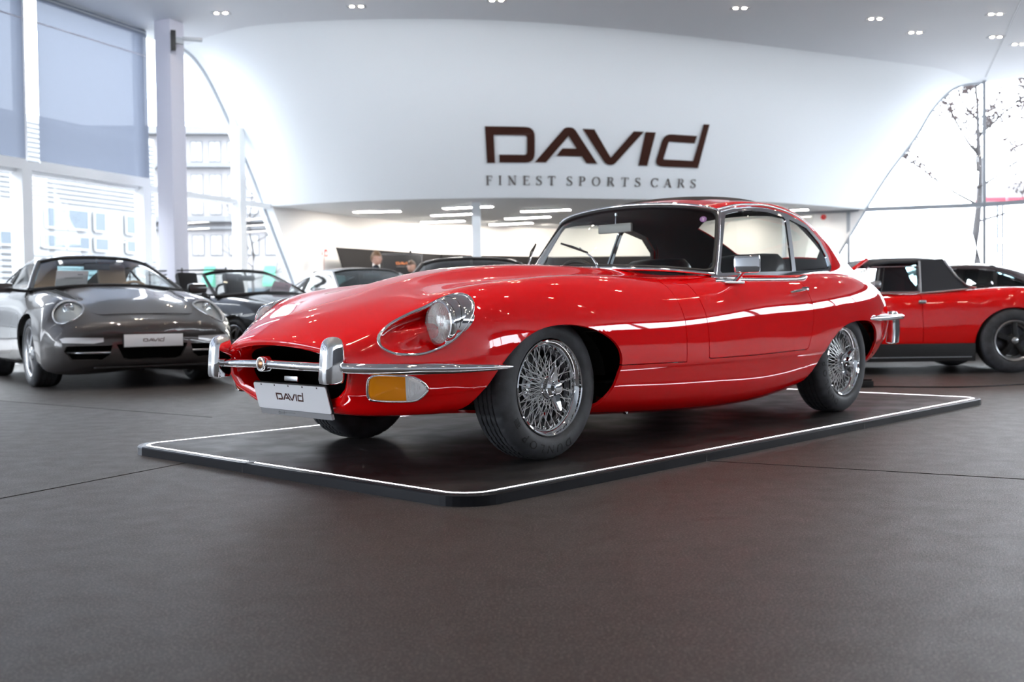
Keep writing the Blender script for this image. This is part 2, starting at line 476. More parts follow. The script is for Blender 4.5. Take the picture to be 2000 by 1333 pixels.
_o = nt.nodes.new('ShaderNodeOutputMaterial'); _x = nt.nodes.new('ShaderNodeMixShader'); _d = nt.nodes.new('ShaderNodeBsdfDiffuse'); _t = nt.nodes.new('ShaderNodeBsdfTranslucent')
_y = nt.nodes.new('ShaderNodeMixShader'); _tr = nt.nodes.new('ShaderNodeBsdfTransparent'); _y.inputs[0].default_value = .02
_d.inputs[0].default_value = (.30, .33, .40, 1); _t.inputs[0].default_value = (.135, .155, .20, 1); _x.inputs[0].default_value = .5; _tr.inputs[0].default_value = (.9, .95, 1, 1)
nt.links.new(_d.outputs[0], _x.inputs[1]); nt.links.new(_t.outputs[0], _x.inputs[2]); nt.links.new(_x.outputs[0], _y.inputs[1]); nt.links.new(_tr.outputs[0], _y.inputs[2]); nt.links.new(_y.outputs[0], _o.inputs[0]); MATS['blind_fabric'] = m

FA0 = Vector((-7.29, 15.17)); FD = Vector((2.48, 5.93)).normalized(); FN = Vector((-FD.y, FD.x))
RA0 = Vector((7.87, 23.49)); RD = Vector((2.29, -.73)).normalized(); RN = Vector((-RD.y, RD.x))      # far right glazing
R2A = RA0 + RD * 2.40; R2D = Vector((.74, -.672)).normalized(); R2N = Vector((-R2D.y, R2D.x))          # glazing after the corner
R3A = R2A + R2D * 10.2; R3D = Vector((.16, -.987)).normalized(); R3N = Vector((-R3D.y, R3D.x))
def FL(s, z, off=0.): p = FA0 + FD * s + FN * off; return (p.x, p.y, z)
def FR(s, z, off=0.): p = RA0 + RD * s + RN * off; return (p.x, p.y, z)
def F2(s, z, off=0.): p = R2A + R2D * s + R2N * off; return (p.x, p.y, z)
def F3(s, z, off=0.): p = R3A + R3D * s + R3N * off; return (p.x, p.y, z)
def struct(o): o['kind'] = 'structure'; return o
H, HB = 5.5, 2.85
R3E = R3A + R3D * 24
outline = [FL(-24, 0, .3)[:2], FL(9, 0, .3)[:2], (-1.6, 31), (9, 31), FR(-1.7, 0, .3)[:2], FR(2.4, 0, .3)[:2], F2(10.2, 0, .3)[:2], (R3E.x + .3, R3E.y)]
struct(mk('floor', [(x, y, 0) for x, y in outline], [tuple(range(8))[::-1]], MATS['floor_asphalt']))
struct(mk('ceiling', [(x, y, H) for x, y in outline] + [(x, y, H + .3) for x, y in outline], [tuple(range(8)), tuple(range(8, 16))[::-1]] + [(i, 8 + i, 8 + (i + 1) % 8, (i + 1) % 8) for i in range(8)], MATS['ceiling_white']))
# back wall: leaning white bulkhead between the two glazed fronts
LOW = np.array([(-6.2, 22.0), (-4.66, 21.11), (-3.77, 20.73), (-2.93, 20.45), (-2.02, 20.28), (-1.23, 20.20), (.03, 20.22), (1.52, 20.50), (3.4, 20.98), (5.27, 21.66), (6.57, 22.50), (7.87, 23.49), (9.5, 24.9), (10.6, 25.9)])
UPP = np.array([(-6.6, 19.3), (-5.33, 18.55), (-4.26, 18.0), (-3.35, 17.78), (-2.49, 17.70), (-1.04, 17.73), (.5, 18.02), (2.31, 18.65), (4.31, 19.56), (7.13, 20.96), (8.8, 21.83), (10.2, 22.75), (11.2, 23.4)])
LB = np.array([(3.90, 5.5), (4.17, 5.49), (4.49, 5.39), (4.84, 5.13), (5.2, 4.73), (5.57, 4.26), (6.03, 3.63), (6.51, 2.9), (7.02, 2.09), (7.45, 1.42), (8.2, 0.)])
RB = np.array([(2.40, 5.5), (2.10, 5.49), (1.85, 5.42), (1.59, 5.22), (1.33, 4.89), (1.07, 4.44), (.54, 3.72), (0., 2.86), (-.27, 2.40), (-.54, 1.95), (-.985, 1.16), (-1.70, 0.)])
LBs = spline(LB, 61); RBs = spline(RB, 61)
def at_z(B, z): return float(np.interp(z, B[::-1, 1], B[::-1, 0]))
def yl(x): return float(np.interp(x, LOWs[:, 0], LOWs[:, 1]))
def yu(x): return float(np.interp(x, UPPs[:, 0], UPPs[:, 1]))
LOWs = spline(LOW, 160); UPPs = spline(UPP, 160)
zt = list(np.linspace(HB, 4.7, 9)) + [4.9, 5.05, 5.18, 5.28, 5.36, 5.42, 5.46, 5.485, 5.498]
rowsW = []
for z in zt:
    xl = FL(at_z(LBs, z), z); xr = FR(at_z(RBs, z), z); r = []
    for t in np.linspace(0, 1, 60):
        x = xl[0] + (xr[0] - xl[0]) * t; q = (z - HB) / (H - HB)
        y = yl(x) * (1 - q) + (yu(x) + .25) * q
        if z > 4.7: a = (z - 4.7) / .8; y -= .55 * (1 - math.sqrt(max(0, 1 - a * a)))
        e = max(0, 1 - min(t, 1 - t) / .10)
        yt = xl[1] if t < .5 else xr[1]
        # meet the glazed front exactly at both ends
        x0 = xl[0] if t < .5 else xr[0]
        q0 = (z - HB) / (H - HB); ye = yl(x0) * (1 - q0) + (yu(x0) + .25) * q0
        if z > 4.7: ye -= .55 * (1 - math.sqrt(max(0, 1 - a * a)))
        r.append((x, y + (yt - ye) * e * e, z))
    rowsW.append(r)
bw = grid_bm(np.array(rowsW), weld=False)
struct(bmo('wall_back', bw, MATS['wall_white'], None, True, norm=False))
# soffit of the low rear area and its walls
n = 60; low = rowsW[0]
back = [(-3.43, 23.92), (-2.4, 25.16), (-1.71, 25.84), (1.12, 27.89), (4.0, 28.0), (5.6, 26.2), (6.9, 24.0)]
poly = [(x, y, HB) for x, y, z in low] + [(x, y, HB) for x, y in back[::-1]]
tri = tessellate_polygon([[Vector(p) for p in poly]])
struct(mk('ceiling_rear', poly, [t for t in tri], MATS['wall_white']))
loop = [low[0][:2]] + back + [low[-1][:2]]
V = []; Fc = []
for i, (x, y) in enumerate(loop): V += [(x, y, 0), (x, y, HB)]
for i in range(len(loop) - 1): Fc.append((2 * i, 2 * i + 1, 2 * i + 3, 2 * i + 2))
# slanted ends follow the leaning glazing edges
V[0] = FL(8.2, 0); V[2 * (len(loop) - 1)] = FR(-1.70, 0)
struct(mk('wall_rear', V, Fc, MATS['wall_warm']))
# deep reveals of the two openings
def reveal(name, B, fn, depth=.34):
    V = []; k = len(B)
    for s, z in B: V.append(fn(s, z, 0)); V.append(fn(s, z, depth))
    struct(mk(name, V, [(2 * i, 2 * i + 1, 2 * i + 3, 2 * i + 2) for i in range(k - 1)], MATS['wall_white'], None, True))
reveal('trim_1', LBs, FL); reveal('trim_2', RBs, FR)
def edge_frame(name, B, fn, off):
    tube(name, [fn(s, z, off) for s, z in B], .035, MATS['frame_grey'], None, 6)['kind'] = 'structure'
edge_frame('trim_3', [(s - .02, z) for s, z in LBs], FL, .20); edge_frame('trim_4', [(s + .02, z) for s, z in RBs], FR, .20)
# ---- glazed fronts
def bays(idx, fn, cuts, tr=(HB,), top=H, mull=.10, depth=.16, mat='frame_white', gl=.12, bot=.04):
    for i in range(len(cuts) - 1):
        w = grp('window_%d' % idx, None); idx += 1; struct(w)
        zz = [bot] + list(tr) + [top]
        for a, b in zip(zz, zz[1:]):
            mk('pane', [fn(cuts[i], a, gl), fn(cuts[i + 1], a, gl), fn(cuts[i + 1], b, gl), fn(cuts[i], b, gl)], [(0, 1, 2, 3)], MATS['window_glass'], w)
        for z in tr:
            b_ = MB(); b_.bar(fn(cuts[i], z, gl - .03), fn(cuts[i + 1], z, gl - .03), .14, .09); b_.build('transom', MATS[mat], w)
        b_ = MB(); b_.bar(fn(cuts[i], bot - .04, gl - .03), fn(cuts[i], top, gl - .03), mull, depth, up=(FD.x, FD.y, 0)); b_.build('mullion', MATS[mat], w)
    return idx
k = 1
LC_ = [.45 - 2.48 * j for j in range(9, 0, -1)] + [.45, 2.93, 5.52, 8.6]
k = bays(k, FL, LC_)
k = bays(k, FR, [-1.75, -.35, 2.40], mull=.07, mat='frame_grey')
k = bays(k, F2, [0, 2.55], mull=.07, mat='frame_grey')
k = bays(k, F2, [2.55, 5.1, 7.65, 10.2], tr=(), top=5.0, bot=3.2, mull=.07, mat='frame_grey')
k = bays(k, F3, [0, 3, 6, 9, 12, 15, 18, 21, 24], tr=(), top=5.0, bot=3.2, mull=.09, mat='frame_grey')
# the right hand side is closed below and above its high band of glazing
b_ = MB()
for fn, a, b in ((F2, 2.55, 10.3), (F3, 0, 24)): b_.bar(fn(a, 1.6, .1), fn(b, 1.6, .1), .25, 3.2); b_.bar(fn(a, 5.25, .1), fn(b, 5.25, .1), .25, .5)
struct(b_.build('wall_right', MATS['wall_grey']))
# white inner posts on the left front
for i, (s, w_, z1) in enumerate(((.38, .24, HB), (2.90, .20, HB), (5.52, .16, 4.25))):
    b_ = MB(); b_.bar(FL(s, 0, .02), FL(s, z1, .02), w_, .18, up=(FD.x, FD.y, 0)); struct(b_.build('trim_%d' % (5 + i), MATS['frame_white']))
b_ = MB(); b_.bar(FL(-8, HB + .06, -.02), FL(2.98, HB + .06, -.02), .12, .12); struct(b_.build('trim_8', MATS['frame_white']))
# solid front wall behind the viewer
p0 = FL(-24, 0, .3); b_ = MB(); b_.box((p0[0], p0[1] - .3, 0), (R3E.x + .3, p0[1], H)); struct(b_.build('wall_front', MATS['wall_white']))
# ceiling joint on the right
b_ = MB(); b_.bar((8.0, 16.5, H - .002), (10.05, 22.4, H - .002), .02, .008); struct(b_.build('trim_9', MATS['frame_grey']))
# floor joints
def joint(i, a, b):
    q = MB(); q.bar((a[0], a[1], .0008), (b[0], b[1], .0008), .006, .0016); struct(q.build('trim_%d' % i, MATS['joint_dark']))
joint(10, (-2.75, 2.2), (-1.48, 4.9)); joint(11, (.56, 4.86), (5.2, 2.35)); joint(12, (-9, 12.2), (-2.0, 7.0))
# column under the rear edge and tall post by the left front
b_ = MB(); b_.box((-.76, 20.9, 0), (-.59, 21.07, HB)); struct(b_.build('trim_13', MATS['wall_white']))
Mq = Matrix.Translation((-5.56, 17.45, 0)) @ Matrix.Rotation(math.atan2(FD.y, FD.x), 4, 'Z')
b_ = MB(); b_.box((-.17, -.16, 0), (.17, .16, H), Mq); struct(b_.build('trim_14', MATS['post_grey'], bevel=.01))
# dark wall panels of the rear area
W1 = Vector((-4.66, 21.11)); W2 = Vector((-1.71, 25.84)); WD = (W2 - W1).normalized(); WN = Vector((WD.y, -WD.x))
def WL(s, z, off=.02): p = W1 + WD * s + WN * off; return (p.x, p.y, z)
s0 = (Vector((-3.74, 22.58)) - W1).dot(WD); s1 = (W2 - W1).length
V = [WL(s0, 2.10), WL(s0 + .25, 1.55), WL(s0 + 1.0, 0), WL(s1, 0), WL(s1, 2.10)]; V2 = [WL(s0, 2.10, .0), WL(s0 + .25, 1.55, .0), WL(s0 + 1.0, 0, .0), WL(s1, 0, .0), WL(s1, 2.1, .0)]
struct(mk('trim_15', V + V2, [(0, 1, 2, 3, 4)] + [(i, i + 5, (i + 1) % 5 + 5, (i + 1) % 5) for i in range(5)], MATS['panel_dark']))
b_ = MB(); b_.bar((-1.70, 25.80, 1.05), (1.13, 27.84, 1.05), .05, 2.1); b_.bar((1.13, 27.84, 1.05), (4.0, 27.95, 1.05), .05, 2.1); struct(b_.build('trim_16', MATS['panel_dark']))
# ================================================================== ROLLER BLINDS
bl_names = [('pale grey roller blind lowered over the glass beside the tall post', .66, 2.98), ('grey roller blind cut by the frame edge, next to the wide blind', -1.86, .40)] + [(None, .45 - 2.48 * j + .10, .45 - 2.48 * (j - 1) - .10) for j in range(2, 9)]
for i, (lab, a, b) in enumerate(bl_names):
    t = thing('roller_blind', lab or 'grey roller blind number %s along the glazing from the tall post' % 'one two three four five six seven eight nine ten'.split()[i], 'blind', FL((a + b) / 2, 0, -.06), 0, 'roller blinds on the left glazing')
    L = Vector(t.location)
    def lv(s, z, o): return Vector(FL(s, z, o)) - L
    v = [lv(a, 2.99, -.06), lv(b, 2.99, -.06), lv(b, H - .02, -.06), lv(a, H - .02, -.06)]
    mk('fabric', v, [(0, 1, 2, 3)], MATS['blind_fabric'], t)
    q = MB(); q.bar(lv(a, 2.985, -.06), lv(b, 2.985, -.06), .03, .035); q.build('bottom_bar', MATS['frame_white'], t)
    q = MB(); q.bar(lv(a, 5.05, -.058), lv(b, 5.05, -.058), .006, .02); q.build('transom_shadow', MATS['post_grey'], t)  # thin bar imitates the outer transom's silhouette showing through the fabric
    q = MB(); q.tube([lv(a, H - .06, -.02), lv(b, H - .06, -.02)], .045, 10); q.build('roller', MATS['frame_grey'], t, True, 40)
# ================================================================== LIGHTS IN THE CEILINGS
strips = [((-3.32, 22.37), (-2.30, 22.28)), ((-1.38, 21.85), (-.35, 21.50)), ((-1.74, 23.41), (-.75, 23.06)), ((-2.12, 25.08), (-1.07, 24.81)), ((.23, 22.73), (1.28, 22.41)), ((-.12, 24.41), (.91, 24.03)), ((-.51, 26.06), (.53, 25.62)), ((5.47, 23.42), (6.51, 23.09))]
slab = ['nearest the left wall, standing alone', 'crossing behind the white column, front one of its row of three', 'left of the white column, middle one of its row of three', 'left of the white column, rear one of its row of three', 'beside the windscreen top, front one of the right row', 'beside the windscreen top, middle one of the right row', 'right of the white column, rear one of the right row', 'seen just above the tail of the red roof']
for (a, b), sl in zip(strips, slab):
    t = thing('ceiling_light', 'slim strip light ' + sl, 'light', (a[0], a[1], HB - .02), math.atan2(b[1] - a[1], b[0] - a[0]), 'strip lights of the low rear ceiling')
    Ln = math.hypot(b[0] - a[0], b[1] - a[1])
    q = MB(); q.box((0, -.09, -.012), (Ln, .09, .018)); q.build('light_frame', MATS['frame_white'], t)
    q = MB(); q.box((.015, -.075, -.016), (Ln - .015, .075, -.0125)); q.build('diffuser', MATS['strip_light'], t)
seen_spots = [(-4.57, 16.96), (-2.37, 16.69), (-.17, 16.46), (3.72, 17.05), (6.14, 17.78), (7.16, 18.7), (8.06, 17.59), (8.75, 19.08), (9.42, 19.63)]
sp_lab = ['near the tall white post', 'second from the tall post along the frame top', 'at the frame top above the wordmark', 'bright pair above the end of the wordmark', 'bright pair nearest the corner ceiling joint', 'dim one between the joint and the wall fold', 'right of the ceiling joint, nearest the frame top', 'right of the ceiling joint, over the corner glazing', 'right of the ceiling joint, at the frame edge']
allsp = list(zip(seen_spots, sp_lab)) + [((x + .4 * (j % 2), y), 'in row %s from the bulkhead, over %s' % ('one two three four five six seven'.split()[j], {-6.5: 'the left glazing', -4.2: 'the grey coupe side', -1.9: 'the platform left half', .4: 'the platform middle', 2.7: 'the platform right half', 5.0: 'the targa side', 7.3: 'the right walkway', 9.6: 'the right glazing'}[x])) for j, y in enumerate((13.6, 11.0, 8.4, 5.8, 3.2, .6, -2.0)) for x in (-6.5, -4.2, -1.9, .4, 2.7, 5.0, 7.3, 9.6) if x > -11 + 0.0 * y and (x > -8 + (y > 10) * 3.0)]
proto = None
for (x, y), lab in allsp:
    if proto is None:
        t = thing('ceiling_spotlight', '', 'light', (x, y, H), 0, 'recessed spotlights in the high ceiling')
        q = MB(); q.box((-.15, -.075, -.006), (.15, .075, .004)); q.build('spot_frame', MATS['frame_grey'], t)
        for sx in (-.07, .07):
            lo = lathe('spot_lamp', [(.0001, -.012), (.030, -.012), (.034, -.008)], MATS['spot_light'], t, 16, 'z', loc=(sx, 0, 0))
        proto = t; c = t
    else:
        c = copy_tree(proto); c.location = (x, y, H)
    if -4.5 < x < 6 and 3 < y < 11.5:          # the lamps over the display burn downwards
        ld = bpy.data.lights.new('spot_beam', 'SPOT'); ld.energy = 125; ld.color = (1, .93, .86); ld.spot_size = 1.3; ld.spot_blend = .6; ld.shadow_soft_size = .06
        lo = bpy.data.objects.new('spot_beam', ld); COL.objects.link(lo); lo.location = (x, y, H - .05)
    if 13 < y < 14.5:                          # fill lights added at the front row to brighten the leaning wall
        ld = bpy.data.lights.new('wall_fill', 'SPOT'); ld.energy = 210; ld.color = (.90, .95, 1); ld.spot_size = 2.3; ld.spot_blend = 1.0; ld.shadow_soft_size = .08
        lo = bpy.data.objects.new('wall_fill', ld); COL.objects.link(lo); lo.location = (x, y, H - .05)
        lo.rotation_euler = (Vector((x, y + 6.5, 3.2)) - Vector(lo.location)).to_track_quat('-Z', 'Y').to_euler()
    c['label'] = 'recessed twin ceiling spotlight ' + (lab or 'over the middle of the showroom floor')
# wall washers of the rear area
for i_, (x, y, tx, ty) in enumerate(((-2.75, 22.1, -3.75, 22.7), (-1.6, 23.9, -2.6, 24.5), (-.3, 25.2, -1.3, 26.2), (.9, 26.2, .9, 27.8), (3, 26.4, 3, 28), (4.6, 25.2, 5.6, 26.1))):
    ld = bpy.data.lights.new('wall_washer', 'SPOT'); ld.energy = 45 if i_ == 0 else 90; ld.color = (1, .88, .76); ld.spot_size = 2.5; ld.spot_blend = .8; ld.shadow_soft_size = .05
    lo = bpy.data.objects.new('wall_washer', ld); COL.objects.link(lo); lo.location = (x, y, HB - .06)
    lo.rotation_euler = (Vector((tx, ty, 1.2)) - Vector(lo.location)).to_track_quat('-Z', 'Y').to_euler()
# ================================================================== WALL LETTERS
def wall_pt(x, z):
    q = (z - HB) / (H - HB); y = yl(x) * (1 - q) + (yu(x) + .25) * q
    return y
LX0, LX1 = -.45, 3.52
def put_letter(name, label, poly, x_of, z_of, mat, grp_, th=.025, cat='letter'):
    """flat letter slab standing off the leaning wall"""
    P2 = []                                 # subdivide long edges so that the slab follows the curve
    n_ = len(poly)
    for i in range(n_):
        a, b = np.array(poly[i]), np.array(poly[(i + 1) % n_]); m_ = max(1, int(np.linalg.norm(b - a) / .12))
        for j in range(m_): P2.append(tuple(a + (b - a) * j / m_))
    v, f = poly2_geo([P2], 1.0); out = []
    cx = x_of(sum(p[0] for p in P2) / len(P2)); cz = z_of(sum(p[1] for p in P2) / len(P2)); cy = wall_pt(cx, cz)
    for x, y, z in v:
        X, Z = x_of(x), z_of(y); Y = wall_pt(X, Z) - .012 - th * z
        out.append((X - cx, Y - cy, Z - cz))
    o = mk(name, out, f, mat); o.location = (cx, cy, cz)
    return tag(o, label, cat, grp_)
# ================================================================== RED COUPE ON THE PLATFORM
def wheel_parts(par, mt, wire=True, R=.31, RR=.208, wid=.175, style=None, seg=72, hubs=True, rimmat=None, letters=False):
    """tyre, rim, spokes, spinner, disc; outer face at y=0 looking to -y, axle along y"""
    k = R / .31; q = RR / .208
    a = RR + .002
    dr = R - a
    y0 = wid
    pr = [(a, .002), (a + .08 * dr, -.007), (a + .28 * dr, -.013), (a + .5 * dr, -.012), (a + .75 * dr, -.004), (a + .9 * dr, .010), (a + .965 * dr, .020), (R - .001, .030)]
    gr = []
    n = 4
    for i in range(n):
        yc = .048 + (wid - .096) * i / (n - 1)
        gr += [(R, yc - .0045), (R - .007, yc - .0035), (R - .007, yc + .0035), (R, yc + .0045)]
    pr = pr + gr + [(R - .001, wid - .030)] + [(r, wid - y) for r, y in pr[:-1][::-1]]
    v, f = lathe_geo(pr, 180 if wire else 72, 'y')
    m = len(pr)
    if wire:                       # sipes across the tread shoulders
        out = []
        for i, p in enumerate(v):
            s, kk = divmod(i, m); x, y, z = p; r = math.hypot(x, z)
            if s % 5 == 0 and r > R - .004: fct = (r - .005) / r; p = (x * fct, y, z * fct)
            out.append(p)
        v = out
    ty = mk('tyre', v, f, mt['tyre'], par, True, 50)
    rm = rimmat or mt['chrome']
    rp = [(RR, .004), (RR, -.003), (RR - .004, -.005), (RR - .010, -.002), (RR - .012, .006), (RR - .020, .010), (RR - .026, .020), (RR - .030, .030), (RR - .030, .055),
          (RR - .045, .065), (RR - .045, wid - .06), (RR - .02, wid - .035), (RR - .004, wid - .012), (RR, wid - .01), (RR, wid - .02)]
    if wire:
        lathe('rim', rp[:9], rm, par, 64, 'y', angle=35); lathe('rim_barrel', rp[8:], mt['barrel'], par, 64, 'y', angle=35)
    else: lathe('rim', rp, rm, par, 64, 'y', angle=35)
    if wire:
        b = MB()
        def spoke(a0, a1, r0, y0, r1, y1): b.tube([(r0 * math.cos(a0), y0, r0 * math.sin(a0)), (r1 * math.cos(a1), y1, r1 * math.sin(a1))], .0017, 5, cap=False)
        N = 24
        for i in range(N):
            t = 2 * PI * i / N
            for sg in (-1, 1):
                spoke(t, t + sg * .42, .046, .012, .180, .060)
        for i in range(N):
            t = 2 * PI * (i + .5) / N
            sg = 1 if i % 2 else -1
            spoke(t, t + sg * .30, .050, .085, .180, .030); 
            spoke(t + .1, t + .1 - sg * .22, .050, .095, .178, .095)
        for i in range(72):        # nipples at the rim
            t = 2 * PI * i / 72
            b.tube([(.183 * math.cos(t), .034 + .026 * (i % 2), .183 * math.sin(t)), (.172 * math.cos(t), .034 + .026 * (i % 2), .172 * math.sin(t))], .0036, 5)
        tag(b.build('spokes', mt.get('spoke', mt['chrome']), par, True, 50, norm=False), kind='stuff')
        lathe('hub', [(.0, .11), (.052, .11), (.056, .10), (.052, .09), (.042, .08), (.040, .03), (.050, .016), (.050, .008), (.042, .0)], mt['chrome'], par, 40)
        s = MB()
        v, f = lathe_geo([(.046, .006), (.048, -.012), (.045, -.022), (.038, -.026), (.031, -.029), (.0275, -.040), (.026, -.046), (.020, -.049), (.0001, -.050)], 40, 'y'); s.add(v, f)
        for an in (1.72, 1.72 + PI):
            c, sn = math.cos(an), math.sin(an)
            def pt(r, t, y): return (r * c - t * sn, y, r * sn + t * c)
            sec = [(.030, .022, -.006, -.034), (.055, .018, -.012, -.036), (.078, .012, -.020, -.042), (.096, .006, -.030, -.046), (.100, .002, -.036, -.044)]
            vv = []
            for r, w, ya, yb in sec: vv += [pt(r, -w, ya), pt(r, -w * .7, yb), pt(r, w * .7, yb), pt(r, w, ya)]
            ff = [(4 * i + j, 4 * i + (j + 1) % 4, 4 * i + 4 + (j + 1) % 4, 4 * i + 4 + j) for i in range(4) for j in range(4)] + [(16, 17, 18, 19)]
            s.add(vv, ff)
        s.build('spinner', mt['chrome'], par, True, 35)
        lathe('brake_disc', [(.0001, .098), (.064, .098), (.070, .104), (.070, .118), (.0001, .119)], mt['steel'], par, 40)
        lathe('brake_drum', [(.0001, .121), (.150, .121), (.150, .135), (.0001, .136)], MATS['black_trim'], par, 40)
    return ty

def build_hero():
    red, chrome, black, rubber = MATS['red_paint'], MATS['chrome'], MATS['black_trim'], MATS['rubber']
    car = thing('coupe_car', 'glossy red vintage coupe with chrome wire wheels on the lit black platform', 'car',
                (-.3462, 4.9739, .042), .80396)
    # ---------------------------------------------------------------- body shell
    G = loft_grid(mirror_net(HT()), [3, 8, 10, 12, 12, 16, 20, 18, 16, 16, 16, 16, 16, 16, 14, 10, 8], 6)
    bm = grid_bm(G, out=1)
    # wheel arches
    FA = [(-.465, .14), (-.445, .24), (-.415, .301), (-.365, .385), (-.296, .468), (-.19, .537), (-.091, .569), (.022, .579), (.15, .564), (.283, .517), (.345, .465), (.363, .420), (.360, .366), (.345, .286), (.315, .236), (.26, .14)]
    RA = [(2.10, .14), (2.14, .25), (2.165, .31), (2.193, .369), (2.31, .464), (2.449, .527), (2.613, .553), (2.76, .556), (2.88, .545), (2.985, .510), (3.045, .450), (3.05, .39), (3.035, .32), (3.00, .20), (2.98, .14)]
    def smooth2(P, n): return [tuple(p) for p in spline(P, n)]
    arch_edges = []
    for A in (FA, RA):
        Q = smooth2(A, 40)
        for s in (-1, 1):
            x0, x1 = min(p[0] for p in Q) - .1, max(p[0] for p in Q) + .1
            fs = cut(bm, [(x, s * .8, z) for x, z in Q], (0, 1, 0), lambda c: s * c.y > .42 and x0 < c.x < x1 and c.z < .66)
            drop(bm, fs)
    # shut lines of the bonnet
    w = .0022
    def strip(a, b, d, filt):
        a, b = Vector(a), Vector(b); n = (b - a).cross(Vector(d)).normalized() * w
        drop(bm, cut(bm, [a - n, b - n, b + n, a + n], d, filt))
    for s in (-1, 1):
        side = [(.826, .775), (.832, .70), (.838, .60), (.842, .50), (.845, .385)]
        for p, q in zip(side, side[1:]):
            strip((p[0], 0, p[1]), (q[0], 0, q[1]), (0, 1, 0), lambda c: s * c.y > .60 and .75 < c.x < .92 and .37 < c.z < .775)
        strip((.845 + w, 0, .386), (.30, 0, .393), (0, 1, 0), lambda c: s * c.y > .60 and .28 < c.x < .90 and .35 < c.z < .42)
        top = [(.826, .70), (.84, .64), (.88, .55), (.95, .40), (.985, .22), (.99, 0)]
        for p, q in zip(top, top[1:]):
            strip((p[0], s * p[1], 0), (q[0], s * q[1], 0), (0, 0, 1), lambda c: c.z > .70 and .72 < c.x < 1.08 and abs(c.y) < .72)
    # cabin opening under the glass and roof
    op = [(1.075, 0), (1.10, .25), (1.19, .45), (1.30, .585), (1.42, .635), (2.3, .645), (2.7, .61), (3.0, .53), (3.25, .42), (3.3, 0)]
    P = [(x, y, .8) for x, y in op] + [(x, -y, .8) for x, y in op[1:-1]][::-1]
    drop(bm, cut(bm, P, (0, 0, 1), lambda c: c.z > .7 and 1.0 < c.x < 3.4 and abs(c.y) < .70))
    # headlight scoops and indicator recesses
    TEAR = [(-.752,-.487,.526),(-.745,-.481,.547),(-.726,-.481,.568),(-.695,-.489,.592),(-.659,-.503,.613),(-.614,-.525,.636),(-.571,-.549,.656),(-.52,-.573,.683),(-.47,-.590,.702),(-.432,-.612,.709),(-.416,-.645,.696),(-.421,-.671,.672),(-.434,-.685,.648),(-.458,-.693,.612),(-.482,-.690,.578),(-.51,-.678,.543),(-.55,-.648,.507),(-.587,-.618,.486),(-.626,-.589,.474),(-.665,-.562,.473),(-.705,-.535,.477),(-.733,-.514,.490),(-.749,-.497,.507)]
    tear = [tuple(p) for p in spline(TEAR, 56, closed=True)]
    dT = Vector((.80, .60, 0))
    AMB = [(-.80,-.490,.388),(-.800,-.478,.372),(-.795,-.470,.318),(-.785,-.470,.303),(-.77,-.468,.298),(-.634,-.543,.290),(-.612,-.565,.300),(-.598,-.583,.320),(-.593,-.590,.335),(-.600,-.588,.350),(-.618,-.585,.366),(-.650,-.567,.384),(-.70,-.545,.392),(-.785,-.500,.396)]
    def mir(pts, s): return [(x, y * (1 if s < 0 else -1), z) for x, y, z in pts]
    for s in (-1, 1):
        d = Vector((dT.x, dT.y * (1 if s < 0 else -1), 0))
        h = hull(mir(tear, s), d)
        drop(bm, cut(bm, h, d, lambda c: s * c.y > .40 and -.82 < c.x < -.34 and .40 < c.z < .78))
        d2 = Vector((.72, .69 if s < 0 else -.69, 0))
        h = hull(mir(AMB, s), d2)
        drop(bm, cut(bm, h, d2, lambda c: s * c.y > .40 and -.86 < c.x < -.5 and .25 < c.z < .43))
    # door
    DOOR = [(1.003, .782), (1.012, .70), (1.020, .60), (1.026, .50), (1.029, .397), (1.05, .392), (1.50, .394), (1.98, .405), (2.004, .415), (2.035, .48), (2.060, .56), (2.070, .63), (2.066, .70), (2.050, .76), (2.030, .806), (1.6, .81), (1.25, .80)]
    doors = {}
    for s in (-1, 1):
        out = [(x, s * .8, z) for x, z in DOOR]
        fs = cut(bm, out, (0, 1, 0), lambda c: s * c.y > .60 and .9 < c.x < 2.2 and .35 < c.z < .83)
        # thin ring of the shut line
        inn = inset_poly(out, (0, 1, 0), 2 * w)
        nb = take(bm, fs)
        keep = cut(nb, inn, (0, 1, 0), lambda c: True)
        ks = set(keep); drop(nb, [f for f in nb.faces if f not in ks])
        doors[s] = nb
    flange(bm, .014)
    # separate the bonnet (connected faces with the nose) from the rest
    bm.faces.ensure_lookup_table()
    seen = set(); st = [min(bm.faces, key=lambda f: f.calc_center_median().x)]; seen.add(st[0])
    while st:
        f = st.pop()
        for e in f.edges:
            for g in e.link_faces:
                if g not in seen: seen.add(g); st.append(g)
    nb = len(bm.faces)
    hood = None
    if len(seen) < nb - 50:
        hood = bmesh.new(); mp = {}
        ed = {}
        for f in seen:
            vs = []
            for v in f.verts:
                if v not in mp: mp[v] = hood.verts.new(v.co)
                vs.append(mp[v])
            try: g = hood.faces.new(vs)
            except ValueError: continue
        for e in bm.edges:
            if not e.smooth and e.verts[0] in mp and e.verts[1] in mp:
                q = hood.edges.get((mp[e.verts[0]], mp[e.verts[1]]))
                if q: q.smooth = False
        drop(bm, list(seen))
        bmo('bonnet', hood, red, car, True, norm=False)
    print('bonnet split', len(seen), nb)
    bmo('body_shell', bm, red, car, True, norm=False)
    for s in (-1, 1):
        flange(doors[s], .014)
        dr = bmo('door', doors[s], red, car, True, norm=False)
        # handle
        h = MB(); y = s * .797
        h.tube([(1.875, y - s * .004, .722), (1.90, y + s * .016, .728), (1.96, y + s * .022, .735), (2.02, y + s * .016, .739), (2.045, y, .740)], [.006, .010, .011, .010, .006], 10, asp=.75)
        h.tube([(2.025, y - s * .012, .741), (2.025, y + s * .022, .741)], .012, 14)
        h.build('door_handle', chrome, dr, True, 40)
    # tail cap and inner wells
    t = G[-1]; n = t.shape[0]
